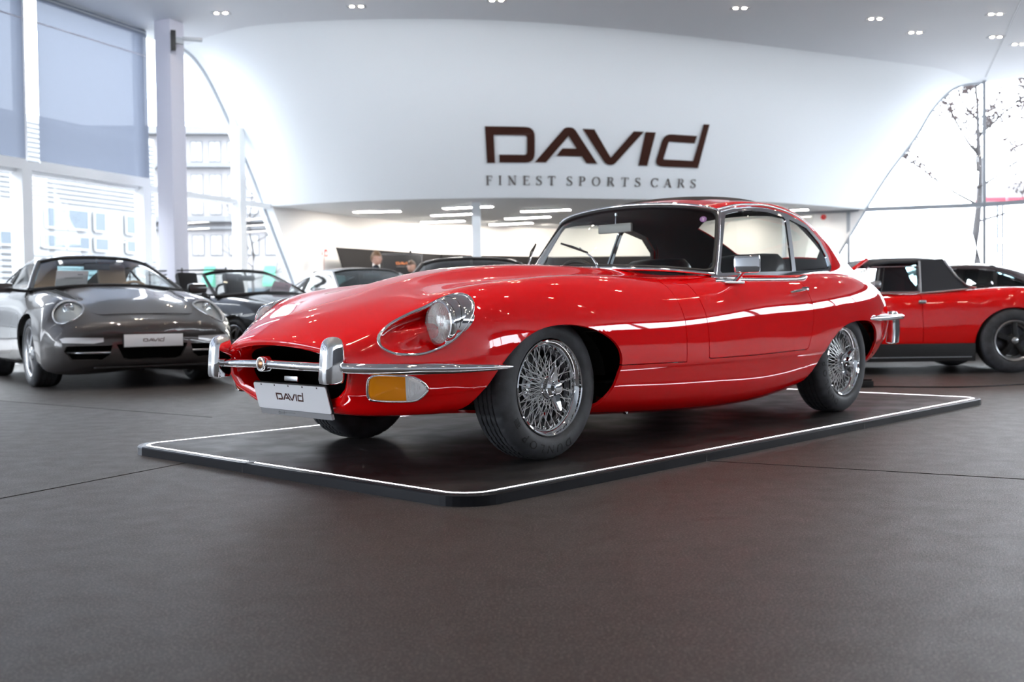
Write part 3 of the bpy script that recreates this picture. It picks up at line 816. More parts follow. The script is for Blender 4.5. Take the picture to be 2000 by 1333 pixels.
    mk('tail_panel', [tuple(p) for p in t] + [tuple(t.mean(axis=0) + [.012, 0, 0])], [(i, i + 1, n) for i in range(n - 1)], red, car, True)
    for x0, x1 in ((-.44, .40), (2.08, 3.08)):
        for s in (-1, 1):
            y1 = s * .50; b = MB()
            cx = (x0 + x1) / 2; rx = (x1 - x0) / 2; n = 20
            arc = [(cx + rx * math.cos(PI * i / n), .34 + (.27 if x0 < 0 else .26) * math.sin(PI * i / n)) for i in range(n + 1)]
            v = [(x, y1, z) for x, z in arc] + [(x, s * (.68 if x0 < 0 else .70), z) for x, z in arc]
            b.add(v, [(i, i + 1, n + 2 + i, n + 1 + i) for i in range(n)])
            b.add([(x0, y1, .30), (x1, y1, .30), (x1, y1, .64), (x0, y1, .64)], [(0, 1, 2, 3)])
            b.build('wheel_well', black, car, norm=False)
    b = MB(); b.box((-.40, -.49, .30), (.5, .49, .36)); b.box((.4, -.49, .185), (3.2, .49, .30)); b.box((.45, -.66, .185), (2.0, .66, .30)); b.build('underbody', black, car)
    b = MB(); b.bar((.34, -.62, .24), (.62, -.60, .185), .10, .02); b.bar((.62, -.60, .185), (.66, -.60, .15), .02, .03); b.build('jacking_bracket', MATS['steel'], car)
    # ---------------------------------------------------------------- mouth
    ring = np.array([G[0][i] for i in range(len(G[0]))])
    def rg(dx, sc, dz=0):
        c = np.array([0, 0, .40]); r = ring.copy(); r[:, 0] += dx; r[:, 1] *= sc; r[:, 2] = c[2] + (r[:, 2] - .40) * sc + dz; return r
    def ringloft(name, rs, m, cap=False):
        v = np.concatenate(rs); k = len(rs[0]); f = [(a * k + i, a * k + i + 1, (a + 1) * k + i + 1, (a + 1) * k + i) for a in range(len(rs) - 1) for i in range(k - 1)]
        V = [tuple(p) for p in v]
        if cap: V.append(tuple(rs[-1].mean(axis=0))); f += [((len(rs) - 1) * k + i, (len(rs) - 1) * k + i + 1, len(V) - 1) for i in range(k - 1)]
        return mk(name, V, f, m, car, True, 60)
    ringloft('mouth_lip', [rg(0, 1), rg(.012, .985), rg(.035, .965), rg(.075, .955)], red)
    ringloft('intake_duct', [rg(.075, .955), rg(.14, .93), rg(.30, .90)], MATS['void'], True)
    # ---------------------------------------------------------------- front lamps
    LC = Vector((-.530, -.606, .594))
    for s in (-1, 1):
        M = lambda p: (p[0], p[1] * (1 if s < 0 else -1), p[2])
        o = np.array(tear); c = o.mean(axis=0)
        lamp = None
        tl = [M(p) for p in tear]
        tr = tube('headlight_trim', tl, .0085, chrome, car, 10, True, asp=.8)
        # scoop floor
        nrm = np.array([.96, .26, -.06]); nrm /= np.linalg.norm(nrm)
        rs = []
        tt = (o[:, 0] - o[:, 0].min()) / (o[:, 0].max() - o[:, 0].min())
        for sc, dp in ((1.0, 0.), (.985, .15), (.965, .5), (.93, .85), (.85, 1.0), (.6, 1.06), (.3, 1.08)):
            q = c + (o - c) * sc + nrm * (dp * (.028 + .16 * np.clip((tt - .05) * 1.35, 0, 1)))[:, None]; rs.append(q)
        k = len(o); V = [M(p) for r in rs for p in r] + [M(rs[-1].mean(axis=0))]
        Fs = [(a * k + i, a * k + (i + 1) % k, (a + 1) * k + (i + 1) % k, (a + 1) * k + i) for a in range(len(rs) - 1) for i in range(k)] + [((len(rs) - 1) * k + i, (len(rs) - 1) * k + (i + 1) % k, len(V) - 1) for i in range(k)]
        mk('headlight_scoop', V, Fs, red, car, True, 70)
        # lamp: bucket, bezel, reflector, lens
        L = Vector(M(LC))
        hd = grp('headlight', car); hd.location = L
        hd.rotation_euler = (0, 0, -.10 if s < 0 else .10)
        lathe('bezel', [(.080, -.014), (.084, -.019), (.089, -.017), (.092, -.008), (.092, .010), (.088, .016), (.088, .10), (.06, .13)], chrome, hd, 48, 'x')
        lathe('reflector', [(.080, -.010), (.076, .012), (.060, .034), (.035, .048), (.0001, .052)], MATS['reflector'], hd, 40, 'x', angle=None)
        lathe('bulb_shield', [(.0001, .0), (.014, .002), (.014, .03), (.010, .045)], MATS['steel'], hd, 20, 'x')
        # ribbed lens
        v, f = lathe_geo([(.0805 * math.sin(a), -.014 - .026 * math.cos(a) + .0) for a in np.linspace(.02, PI / 2, 12)], 44, 'x')
        mk('lens', v, f, MATS['lamp_glass'], hd, True)
        rb = MB()
        for i in range(-8, 9):
            y = i * .0088; hgt = math.sqrt(max(.0793 ** 2 - y * y, 0)) * .97
            pts = []
            for j in range(9):
                z = hgt * (j / 4 - 1); r2 = (y * y + z * z) / .0805 ** 2
                pts.append((-.0125 - .026 * math.sqrt(max(0, 1 - r2)) + .0, y, z))
            rb.tube(pts, .0011, 4, cap=False)
        for zz in (.028, -.022):
            pts = [(-.0125 - .026 * math.sqrt(max(0, 1 - (y * y + zz * zz) / .0805 ** 2)), y, zz) for y in np.linspace(-.072, .072, 11)]
            rb.tube(pts, .0012, 4, cap=False)
        tag(rb.build('lens_ribs', MATS['lamp_glass'], hd, True, norm=False), kind='stuff')
        # chrome hood over the lamp
        arc = []; edge = []
        idx = [i for i in range(len(tear)) if tear[i][0] > -.60 and tear[i][2] > .575]
        start = min(idx, key=lambda i: tear[i][1] * -1 if tear[i][0] < -.54 else 9)
        # order from the inner top round to the outer side
        run = sorted(idx, key=lambda i: -math.atan2(tear[i][2] - LC.z, -(tear[i][1] - LC.y) * -1) if False else i)
        for i in run:
            p = Vector(tear[i]); a = math.atan2(p.z - LC.z, p.y - LC.y)
            edge.append(p); arc.append(Vector((LC.x - .004, LC.y + .093 * math.cos(a), LC.z + .093 * math.sin(a))))
        m = len(run); V = []; rows = 7
        for r in range(rows):
            t = r / (rows - 1)
            for i in range(m):
                q = arc[i].lerp(edge[i], t); bul = math.sin(PI * t) * .006
                dirv = Vector((-.25, q.y - LC.y, q.z - LC.z + .02)); dirv.normalize()
                q = q + dirv * bul
                V.append(M(q))
        Fs = [(r * m + i, r * m + i + 1, (r + 1) * m + i + 1, (r + 1) * m + i) for r in range(rows - 1) for i in range(m - 1)]
        mk('headlight_hood', V, Fs, chrome, car, True)
        tube('hood_seam', [M(arc[i].lerp(edge[i], .42) + Vector((-.25, arc[i].y - LC.y, arc[i].z - LC.z + .02)).normalized() * .0056) for i in range(m)], .0016, black, car, 6)
        # indicator
        am = [Vector(p) for p in spline(AMB, 52, closed=True)]
        c = sum(am, Vector()) / len(am); outn = Vector((-.72, -.69, 0)).normalized()
        ind = tube('indicator_lamp', [M(p + outn * .004) for p in am], .0062, chrome, car, 8, True)
        V = []; k = len(am)
        for sc, dp in ((.97, -.01), (.96, .006), (.90, .012), (.78, .0145), (.65, .0157), (.5, .0165), (.35, .017), (.2, .0172)):
            V += [c + (p - c) * sc + outn * dp for p in am]
        V.append(c + outn * .0173)
        Fs = [(a * k + i, a * k + (i + 1) % k, (a + 1) * k + (i + 1) % k, (a + 1) * k + i) for a in range(7) for i in range(k)] + [(7 * k + i, 7 * k + (i + 1) % k, len(V) - 1) for i in range(k)]
        b2 = bmesh.new(); vs = [b2.verts.new(M(p)) for p in V]
        for q in Fs: b2.faces.new([vs[i] for i in q])
        for _ in range(80): bmesh.ops.smooth_vert(b2, verts=vs[3 * k:], factor=.5, use_axis_x=True, use_axis_y=True, use_axis_z=True)
        along = Vector((.69, -.72, 0)); sp = c + along * .035
        co = Vector(M(sp)); no = Vector((along.x, along.y * (1 if s < 0 else -1), 0))
        b3 = b2.copy()
        bmesh.ops.bisect_plane(b2, geom=b2.verts[:] + b2.edges[:] + b2.faces[:], plane_co=co, plane_no=no, clear_outer=True)
        bmesh.ops.bisect_plane(b3, geom=b3.verts[:] + b3.edges[:] + b3.faces[:], plane_co=co, plane_no=no, clear_inner=True)
        tag(bmo('amber_lens', b2, MATS['amber'], ind, True, 60), 'amber lens')
        tag(bmo('clear_lens', b3, MATS['clear_lens'], ind, True, 60), 'clear lens')
        rb = MB()
        for q_ in range(15, 21):
            o_ = c + along * (-.085 + .0088 * q_)
            hz = .038 * (21.5 - q_) / 6.5
            rb.tube([M(o_ + outn * .0128 + Vector((0, 0, zz))) for zz in (-hz, 0, hz)], .0016, 4, cap=False)
        tag(rb.build('lens_ribs', MATS['lamp_glass'], ind, True, norm=False), kind='stuff')
    # ---------------------------------------------------------------- front bumper
    path = [(-.30, -.772, .416), (-.345, -.765, .416), (-.41, -.745, .416), (-.52, -.708, .417), (-.64, -.652, .419), (-.75, -.575, .421), (-.83, -.497, .424), (-.89, -.40, .428), (-.925, -.28, .431), (-.943, -.14, .434), (-.948, 0, .436)]
    path = path + [(x, -y, z) for x, y, z in path[:-1]][::-1]
    pts = spline(path, 121); rr = []
    for i, p in enumerate(pts):
        e = min(i, 120 - i); rr.append(min(.023, .004 + .019 * (e / 16) ** .7) if abs(p[1]) > .38 else .019)
    bp = tube('front_bumper', pts, rr, chrome, car, 16, asp=.95)
    for s in (-1, 1):
        # over-rider: rounded upright block
        V = []; secs = []
        zs = [(.366, .55, .50), (.370, .90, .88), (.385, 1, 1), (.44, 1, 1), (.49, .98, .98), (.515, .94, .90), (.530, .86, .76), (.540, .70, .55), (.546, .42, .30), (.548, .05, .04)]
        k = 24
        for z, sy, sx in zs:
            for i in range(k):
                a = 2 * PI * i / k; c_, s_ = math.cos(a), math.sin(a); e = .55
                px = math.copysign(abs(c_) ** e, c_) * .046 * sx; py = math.copysign(abs(s_) ** e, s_) * .037 * sy
                V.append((-.915 + px + (z - .45) * .06, s * .405 + py, z))
        Fs = [(a * k + i, a * k + (i + 1) % k, (a + 1) * k + (i + 1) % k, (a + 1) * k + i) for a in range(len(zs) - 1) for i in range(k)] + [tuple(range(k))[::-1]]
        mk('bumper_overrider', V, Fs, chrome, bp, True, 50)
    # round badge of the bumper bar
    bd = lathe('bumper_badge', [(.0001, -.030), (.020, -.029), (.022, -.026), (.024, -.029), (.029, -.029), (.031, -.022), (.031, .01), (.0001, .01)], chrome, bp, 32, 'x', loc=(-.945, 0, .436))
    lathe('badge_centre', [(.0001, -.034), (.012, -.033), (.019, -.029)], MATS['badge_gold'], bp, 24, 'x', loc=(-.945, 0, .436))
    # plate
    pl = grp('licence_plate', car)
    a, b_, c2, d2 = Vector((-.829, .258, .352)), Vector((-.829, -.258, .350)), Vector((-.798, -.262, .233)), Vector((-.798, .262, .236))
    Xp = (b_ - a).normalized(); Yp = ((a - d2) + (b_ - c2)).normalized(); Np = Xp.cross(Yp).normalized(); Yp = Np.cross(Xp)
    MP = Matrix((Xp, Yp, Np)).transposed().to_4x4(); MP.translation = (a + b_ + c2 + d2) / 4 + Np * .012
    pl.matrix_basis = MP
    rr = rounded([(-.26, -.056), (.26, -.056), (.26, .058), (-.26, .058)], .012)
    v, f = poly2_geo([rr], .004); mk('plate_panel', v, f, MATS['plate_white'], pl, angle=40)
    rr = rounded([(-.264, -.062), (.264, -.062), (.264, .062), (-.264, .062)], .014); v, f = poly2_geo([rr], .006); v = [(x, y, z - .008) for x, y, z in v]
    mk('plate_holder', v, f, black, pl, angle=40)
    q = MB(); q.box((-.245, -.080, -.006), (.26, -.057, .007)); q.box((-.20, -.056, .004), (.24, -.0555, .006)); q.build('plate_rail', MATS['plate_grey'], pl)
    LG = logo_polys(); sx = .200 / 1.743
    v, f = poly2_geo([[(x * sx - .105, y * sx - .012) for x, y in p] for p in LG], .0006); mk('plate_logo', [(x, y, z + .004) for x, y, z in v], f, MATS['logo_brown'], pl)
    tx = text_mesh('david', .016, .0004); tx2 = text_mesh('FINEST SPORTS CARS', .006, .0004)
    q = MB(); q.add([(x - .115, y - .075, z + .0068) for x, y, z in tx[0]], tx[1]); q.add([(x - .070, y - .070, z + .0068) for x, y, z in tx2[0]], tx2[1])
    tag(q.build('rail_lettering', black, pl), kind='stuff')
    q = MB()
    for i in range(5): v, f = lathe_geo([(.0001, .0052), (.0035, .005), (.004, .004)], 10, 'z'); q.add([(x - .20 + .1 * i, y + .052, z) for x, y, z in v], f)
    tag(q.build('plate_rivets', black, pl), kind='stuff')
    b = MB(); b.box((-.81, -.02, .355), (-.80, .075, .378)); b.build('plate_bracket', MATS['steel'], car, bevel=.003)
    # ---------------------------------------------------------------- roof, pillars, windows
    D = loft_grid(mirror_net(HG()), [10, 12, 14, 14, 14, 12, 12, 8], [4, 8, 8, 8, 8, 8, 8, 8, 8, 8, 8, 4])
    bm = grid_bm(D, out=1)
    OUT = [(1.27, .778), (1.33, .793), (1.45, .800), (2.10, .822), (2.56, .856), (2.592, .885), (2.592, .955), (2.555, 1.037), (2.43, 1.130), (2.21, 1.183), (1.98, 1.204), (1.825, 1.206), (1.68, 1.194), (1.56, 1.178), (1.48, 1.170)]
    DG = [(1.386, .824), (2.075, .845), (2.082, .856), (2.150, 1.146), (2.135, 1.160), (1.98, 1.178), (1.825, 1.180), (1.68, 1.167), (1.575, 1.147), (1.552, 1.125), (1.38, .835)]
    QG = [(2.122, .846), (2.53, .870), (2.552, .882), (2.556, .945), (2.518, 1.022), (2.40, 1.108), (2.20, 1.150), (2.19, 1.14)]
    rims = []
    for s in (-1, 1):
        f1 = lambda c: s * c.y > .44 and 1.2 < c.x < 2.8 and .74 < c.z < 1.23
        fr = cut(bm, [(x, s * .6, z) for x, z in OUT], (0, 1, 0), f1)
        fb = take(bm, fr)
        g1 = take(fb, cut(fb, [(x, s * .6, z) for x, z in DG], (0, 1, 0), lambda c: True))
        g2 = take(fb, cut(fb, [(x, s * .6, z) for x, z in QG], (0, 1, 0), lambda c: True))
        flange(fb, .010)
        fo = bmo('window_frame', fb, chrome, car, True, norm=False)
        gm = MATS['car_glass']
        for g, nm in ((g1, 'door_glass'), (g2, 'quarter_glass')):
            bmesh.ops.translate(g, verts=g.verts[:], vec=(0, -s * .006, 0)); bmo(nm, g, gm, car, True)
    # backlight
    BLP = [(2.62, -.25), (2.70, -.36), (3.12, -.32), (3.26, -.22), (3.26, .22), (3.12, .32), (2.70, .36), (2.62, .25)]
    bl = take(bm, cut(bm, [(x, y, 1.1) for x, y in BLP], (0, 0, 1), lambda c: 2.5 < c.x < 3.4 and abs(c.y) < .45 and c.z > .85))
    bmesh.ops.translate(bl, verts=bl.verts[:], vec=(0, 0, -.006)); bmo('rear_glass', bl, MATS['car_glass'], car, True)
    # dark lining on the inside of the roof
    ln = bmesh.new(); mp = {}
    bm.normal_update()
    up = sum((v.normal for v in bm.verts if v.co.z > 1.2), Vector())
    sg = 1 if up.z > 0 else -1
    for f in bm.faces:
        if f.calc_center_median().z < .80: continue
        vs = []
        for v in f.verts:
            if v not in mp: mp[v] = ln.verts.new(v.co - v.normal * (.012 * sg))
            vs.append(mp[v])
        ln.faces.new(vs)
    bmo('headlining', ln, MATS['interior_black'], car, True, norm=False)
    # sunroof panel follows the roof
    from mathutils.bvhtree import BVHTree
    bv = BVHTree.FromBMesh(bm)
    nx, ny = 26, 18; V = []
    for i in range(nx + 1):
        for j in range(ny + 1):
            x = 1.66 + .80 * i / nx; y = -.36 + .72 * j / ny
            hit = bv.ray_cast(Vector((x, y, 2)), Vector((0, 0, -1)))[0]
            e = min(min(i, nx - i) / 2, min(j, ny - j) / 2, 1)
            V.append((x, y, hit.z - .004 + e * (.014 + .016 * (i / nx) ** 2)))
    Fs = [(i * (ny + 1) + j, (i + 1) * (ny + 1) + j, (i + 1) * (ny + 1) + j + 1, i * (ny + 1) + j + 1) for i in range(nx) for j in range(ny)]
    mk('sunroof', V, Fs, MATS['black_cloth'], car, True)
    flange(bm, .003)
    bmo('roof', bm, red, car, True, norm=False)
    # windscreen
    WS = [[(1.03, 0, .862), (1.06, .25, .852), (1.15, .46, .840), (1.25, .60, .824), (1.318, .672, .812)],
          [(1.222, 0, 1.052), (1.245, .24, 1.042), (1.30, .43, 1.022), (1.37, .56, 1.0), (1.43, .62, .985)],
          [(1.44, 0, 1.222), (1.452, .22, 1.215), (1.472, .40, 1.198), (1.505, .51, 1.176), (1.535, .56, 1.158)]]
    GW = loft_grid(mirror_net(WS), 12, 8)
    bw = grid_bm(GW); bmo('windscreen', bw, MATS['screen_glass'], car, True)
    rimw = [GW[0, j] for j in range(GW.shape[1])] + [GW[i, -1] for i in range(1, GW.shape[0])] + [GW[-1, j] for j in range(GW.shape[1] - 2, -1, -1)] + [GW[i, 0] for i in range(GW.shape[0] - 2, 0, -1)]
    cw = GW.reshape(-1, 3).mean(axis=0)
    # inner rubber (rounded corners) and outer chrome
    a, b_ = GW.shape[:2]
    def wpt(u, v):
        i = u * (a - 1); j = v * (b_ - 1); i0 = min(int(i), a - 2); j0 = min(int(j), b_ - 2); fi, fj = i - i0, j - j0
        return (GW[i0, j0] * (1 - fi) * (1 - fj) + GW[i0 + 1, j0] * fi * (1 - fj) + GW[i0, j0 + 1] * (1 - fi) * fj + GW[i0 + 1, j0 + 1] * fi * fj)
    m = .030; sq = rounded([(m, m * .35), (m, 1 - m * .35), (1 - m, 1 - m * .45), (1 - m, m * .45)], .10, 6)
    lp = []
    for i in range(len(sq)):
        p, q = np.array(sq[i]), np.array(sq[(i + 1) % len(sq)]); nn = max(1, int(np.linalg.norm(q - p) / .03))
        for k in range(nn): lp.append(p + (q - p) * k / nn)
    fwd = np.array([-.85, 0, .5])
    tube('windscreen_rubber', [wpt(*p) + fwd * .003 for p in lp], .0125, rubber, car, 8, True)
    top = [GW[-1, j] + fwd * .011 for j in range(b_)]
    tube('header_trim', top, .0095, chrome, car, 10)
    tube('scuttle_trim', [GW[0, j] + fwd * .006 for j in range(b_)], .010, chrome, car, 10)
    for s in (0, -1):
        tube('pillar_trim', [GW[i, s] + fwd * .004 for i in range(a)], .012, chrome, car, 10)
        # chrome corner between rubber corner and pillar
        y = -1 if s == 0 else 1
        b = MB()
        b.tube([(1.275, y * .672, .800), (1.32, y * .695, .793), (1.40, y * .712, .795), (1.50, y * .716, .800)], [.010, .017, .014, .006], 10, asp=.8)
        b.build('pillar_foot', chrome, car, True, 50)
        # waist trim
        wp = spline([(1.255, y * .712, .779), (1.35, y * .722, .784), (1.632, y * .739, .789), (1.90, y * .746, .794), (2.03, y * .748, .797), (2.10, y * .744, .803), (2.175, y * .730, .815)], 30)
        tube('waist_trim', wp, [.008] * 24 + [.010, .012, .013, .012, .009, .004], chrome, car, 8, asp=1.3)
        # drip rail
        dr = spline([(1.52, y * .563, 1.172), (1.68, y * .578, 1.203), (1.85, y * .583, 1.216), (2.0, y * .584, 1.217), (2.21, y * .582, 1.198), (2.43, y * .580, 1.147), (2.56, y * .598, 1.055), (2.602, y * .628, .96), (2.60, y * .66, .885)], 40)
        tube('drip_rail', dr, .006, chrome, car, 8)
        # window inner rubbers
        for poly, nm in ((DG, 'glass_seal'), (QG, 'glass_seal')):
            pass
    # far pillars and inside frames
    # wipers
    def wiper(piv, el, tip, a1, a2):
        b = MB(); b.tube([piv, (Vector(piv) + Vector((-.005, 0, .02))), el, tip], [.009, .008, .005, .004], 8); w1 = b.build('wiper', chrome, car, True, 50)
        b = MB(); b.tube([a1, tuple((Vector(a1) + Vector(a2)) / 2 + Vector((-.012, 0, .008))), a2], .004, 6); b.bar(a1, a2, .006, .010); b.build('wiper_blade', black, w1, True, 50)
    wiper((1.02, -.135, .862), (1.068, -.057, .925), (1.155, .10, .985), (1.10, .0, .952), (1.215, .29, 1.022))
    wiper((1.075, .42, .845), (1.12, .47, .885), (1.235, .53, .985), (1.165, .50, .925), (1.30, .565, 1.035))
    # sticker, mirrors
    v, f = lathe_geo([(.0001, 0), (.0185, 0), (.0185, .001), (.0001, .001)], 24, 'z')
    nw = Vector((-.78, -.40, .48)).normalized(); Mx = nw.to_track_quat('Z', 'Y').to_matrix().to_4x4(); Mx.translation = Vector((1.443, -.520, 1.115)) + nw * .002
    st = mk('screen_sticker', [tuple(Mx @ Vector(p)) for p in v], f, MATS['sticker_violet'], car)
    b = MB()
    for an in range(4):
        t = an * PI / 4 + .3; b.bar(Mx @ Vector((math.cos(t) * .012, math.sin(t) * .012, .0016)), Mx @ Vector((-math.cos(t) * .012, -math.sin(t) * .012, .0016)), .004, .001)
    b.build('sticker_star', MATS['sticker_pale'], st)
    b = MB(); b.tube([(1.452, .076, 1.185), (1.447, .075, 1.160), (1.443, .073, 1.128)], .005, 8); b.tube([(1.455, .076, 1.178), (1.455, .076, 1.192)], .012, 10)
    mi = b.build('interior_mirror', MATS['steel'], car, True, 50)
    b = MB(); b.box((1.425, -.048, 1.078), (1.445, .190, 1.130)); b.build('mirror_back', MATS['mirror_grey'], mi, bevel=.007)
    em = grp('door_mirror', car)
    b = MB(); b.tube([(1.395, -.738, .776), (1.385, -.775, .80), (1.350, -.835, .835), (1.335, -.850, .850)], [.012, .010, .008, .008], 10)
    b.box((1.30, -.755, .766), (1.47, -.722, .778)); b.build('mirror_stalk', chrome, em, bevel=.004)
    b = MB()
    Mm = Matrix.Translation((1.320, -.855, .860)) @ Matrix.Rotation(.42, 4, 'Z')
    b.box((-.022, -.070, -.044), (.012, .060, .045), Mm); b.build('mirror_head', chrome, em, bevel=.014)
    b = MB(); b.box((.0125, -.058, -.034), (.014, .049, .036), Mm); b.build('mirror_glass', MATS['mirror'], em)
    # ---------------------------------------------------------------- rear bumper
    for s in (-1, 1):
        rp = spline([(2.83, s * .770, .563), (3.0, s * .775, .566), (3.25, s * .755, .568), (3.5, s * .700, .570), (3.68, s * .61, .570), (3.80, s * .48, .570), (3.83, s * .36, .570)], 30)
        rb = tube('rear_bumper', rp, [.004, .007, .010, .014] + [.020] * 26, chrome, car, 12, asp=.9)
        V = []; zs = [(.38, .6, .6), (.39, 1, 1), (.46, 1, 1), (.54, 1, 1), (.58, .95, .9), (.60, .7, .6), (.606, .1, .1)]; k = 18
        for z, sy, sx in zs:
            for i in range(k):
                an = 2 * PI * i / k; c_, s_ = math.cos(an), math.sin(an); e = .6
                V.append((3.79 + math.copysign(abs(c_) ** e, c_) * .05 * sx - abs(z - .5) * .25, s * .52 + math.copysign(abs(s_) ** e, s_) * .035 * sy, z))
        mk('bumper_overrider', V, [(a_ * k + i, a_ * k + (i + 1) % k, (a_ + 1) * k + (i + 1) % k, (a_ + 1) * k + i) for a_ in range(len(zs) - 1) for i in range(k)] + [tuple(range(k))[::-1]], chrome, rb, True, 50)
        b = MB(); b.box((3.66, s * .20, .46), (3.745, s * .42, .52)); b.build('tail_lamp', MATS['lamp_red'], car, bevel=.012)
    # ---------------------------------------------------------------- cabin
    ib = MATS['interior_black']
    b = MB(); b.box((1.0, -.62, .25), (2.7, .62, .30)); b.box((1.02, -.12, .30), (2.5, .12, .52)); b.build('cabin_floor', ib, car)
    for s in (-1, 1):
        b = MB(); b.box((1.36, min(s * .640, s * .660), .28), (2.75, max(s * .640, s * .660), .80)); b.build('door_lining', ib, car, bevel=.006)
    b = MB()
    v = []
    prof = [(1.075, .845), (1.14, .868), (1.24, .872), (1.33, .850), (1.345, .80), (1.33, .70), (1.28, .60), (1.10, .58)]
    n = len(prof)
    for y in (-.56, -.4, 0, .4, .56): v += [(x + (.13 if abs(y) > .5 else .06 if abs(y) > .3 else 0) * (1 if x < 1.2 else .3), y, z - (.03 if abs(y) > .5 else 0)) for x, z in prof]
    b.add(v, [(i * n + k, i * n + (k + 1) % n, (i + 1) * n + (k + 1) % n, (i + 1) * n + k) for i in range(4) for k in range(n)] + [tuple(range(n))[::-1], tuple(4 * n + k for k in range(n))])
    b.build('dashboard', ib, car, True, 40)
    sw = MB(); Ms = Matrix.Translation((1.50, .36, .755)) @ Matrix.Rotation(math.radians(-24), 4, 'Y')
    sw.tube([Ms @ Vector((0, .19 * math.cos(t), .19 * math.sin(t))) for t in np.linspace(0, 2 * PI, 41)[:-1]], .013, 10, True)
    sw.build('steering_wheel', MATS['wheel_wood'], car, True)
    sp = MB()
    for t in (PI / 2 * 3, PI / 6, PI * 5 / 6): sp.bar(Ms @ Vector((0, 0, 0)), Ms @ Vector((0, .185 * math.cos(t), .185 * math.sin(t))), .025, .004)
    sp.tube([Ms @ Vector((-.01, 0, 0)), Ms @ Vector((-.25, 0, -.02))], .025, 12); sp.build('steering_column', MATS['steel'], car)
    def seat(s):
        st = grp('seat', car)
        def cushion(name, ctr, prof, hw):
            # prof: list of (x,z) closed outline; extruded over y with rounded shoulders
            V = []; ys = [-1, -.96, -.80, -.4, 0, .4, .80, .96, 1]; m = len(prof); c = np.array(prof).mean(axis=0)
            for yy in ys:
                sc = {1: .55, .96: .82, .80: .97}.get(abs(yy), 1.0)
                V += [(c[0] + (x - c[0]) * sc, ctr + yy * hw, c[1] + (z - c[1]) * (sc if z > c[1] else 1)) for x, z in prof]
            Fs = [(i * m + k, i * m + (k + 1) % m, (i + 1) * m + (k + 1) % m, (i + 1) * m + k) for i in range(len(ys) - 1) for k in range(m)] + [tuple(range(m))[::-1], tuple((len(ys) - 1) * m + k for k in range(m))]
            return mk(name, V, Fs, MATS['leather_black'], st, True, 60)
        cushion('seat_cushion', s * .33, rounded([(1.55, .30), (2.05, .30), (2.08, .44), (1.56, .48)], .05), .24)
        cushion('seat_backrest', s * .33, rounded([(1.98, .42), (2.13, .42), (2.27, .925), (2.23, .965), (2.15, .955), (2.10, .90)], .035), .235)
    seat(-1); seat(1)
    b = MB(); b.box((2.45, -.55, .30), (2.95, .55, .62)); b.box((2.75, -.56, .60), (2.90, .56, .80)); b.box((2.9, -.5, .55), (3.35, .5, .77)); b.build('rear_bench', MATS['leather_black'], car, bevel=.03)
    b = MB(); b.tube([(1.70, -.40, 1.212), (1.70, -.30, 1.222)], .008, 8); b.build('roof_lamp', MATS['clear_lens'], car)
    # ---------------------------------------------------------------- wheels
    mt = dict(tyre=MATS['tyre'], chrome=chrome, steel=MATS['steel'], barrel=MATS['rim_dark'], spoke=MATS['spoke_steel'])
    w0 = grp('wheel', car)
    wheel_parts(w0, mt)
    # raised lettering on the tyre wall
    L = MB(); word = 'DUNLOP'
    for i, ch in enumerate(word):
        tv, tf = text_mesh(ch, .036, .0012)
        xs = [p[0] for p in tv]; mid = (min(xs) + max(xs)) / 2
        an = math.radians(292 - 12.5 * i)
        for rep in (0,):
            vv = []
            for x, y, z in tv:
                r = .245 + y; t = an - (x - mid) * 1.15 / .262
                vv.append((r * math.cos(t), -.0125 - z - .0003 + max(0, (r - .262)) * .22, r * math.sin(t)))
            L.add(vv, tf)
    for r_, c_ in ((0, 0),):
        for i in range(7):
            for j in range(4):
                t = math.radians(207 + i * 1.25 + (j % 2) * .6); r = .246 + j * .007
                L.box((-.0022, -.001, -.0022), (.0022, .0, .0022), Matrix.Translation((r * math.cos(t), -.0125 + max(0, r - .262) * .22, r * math.sin(t))))
    tag(L.build('tyre_lettering', MATS['tyre_black'], w0), kind='stuff')
    w0.location = (0, -.705, .31)
    for x, s in ((0, 1), (2.667, -1), (2.667, 1)):
        c = copy_tree(w0, car); c.location = (x, s * .705, .31)
        c.rotation_euler = (0, random.uniform(.3, 2.0) if s < 0 else 0, 0 if s < 0 else PI)
    return car

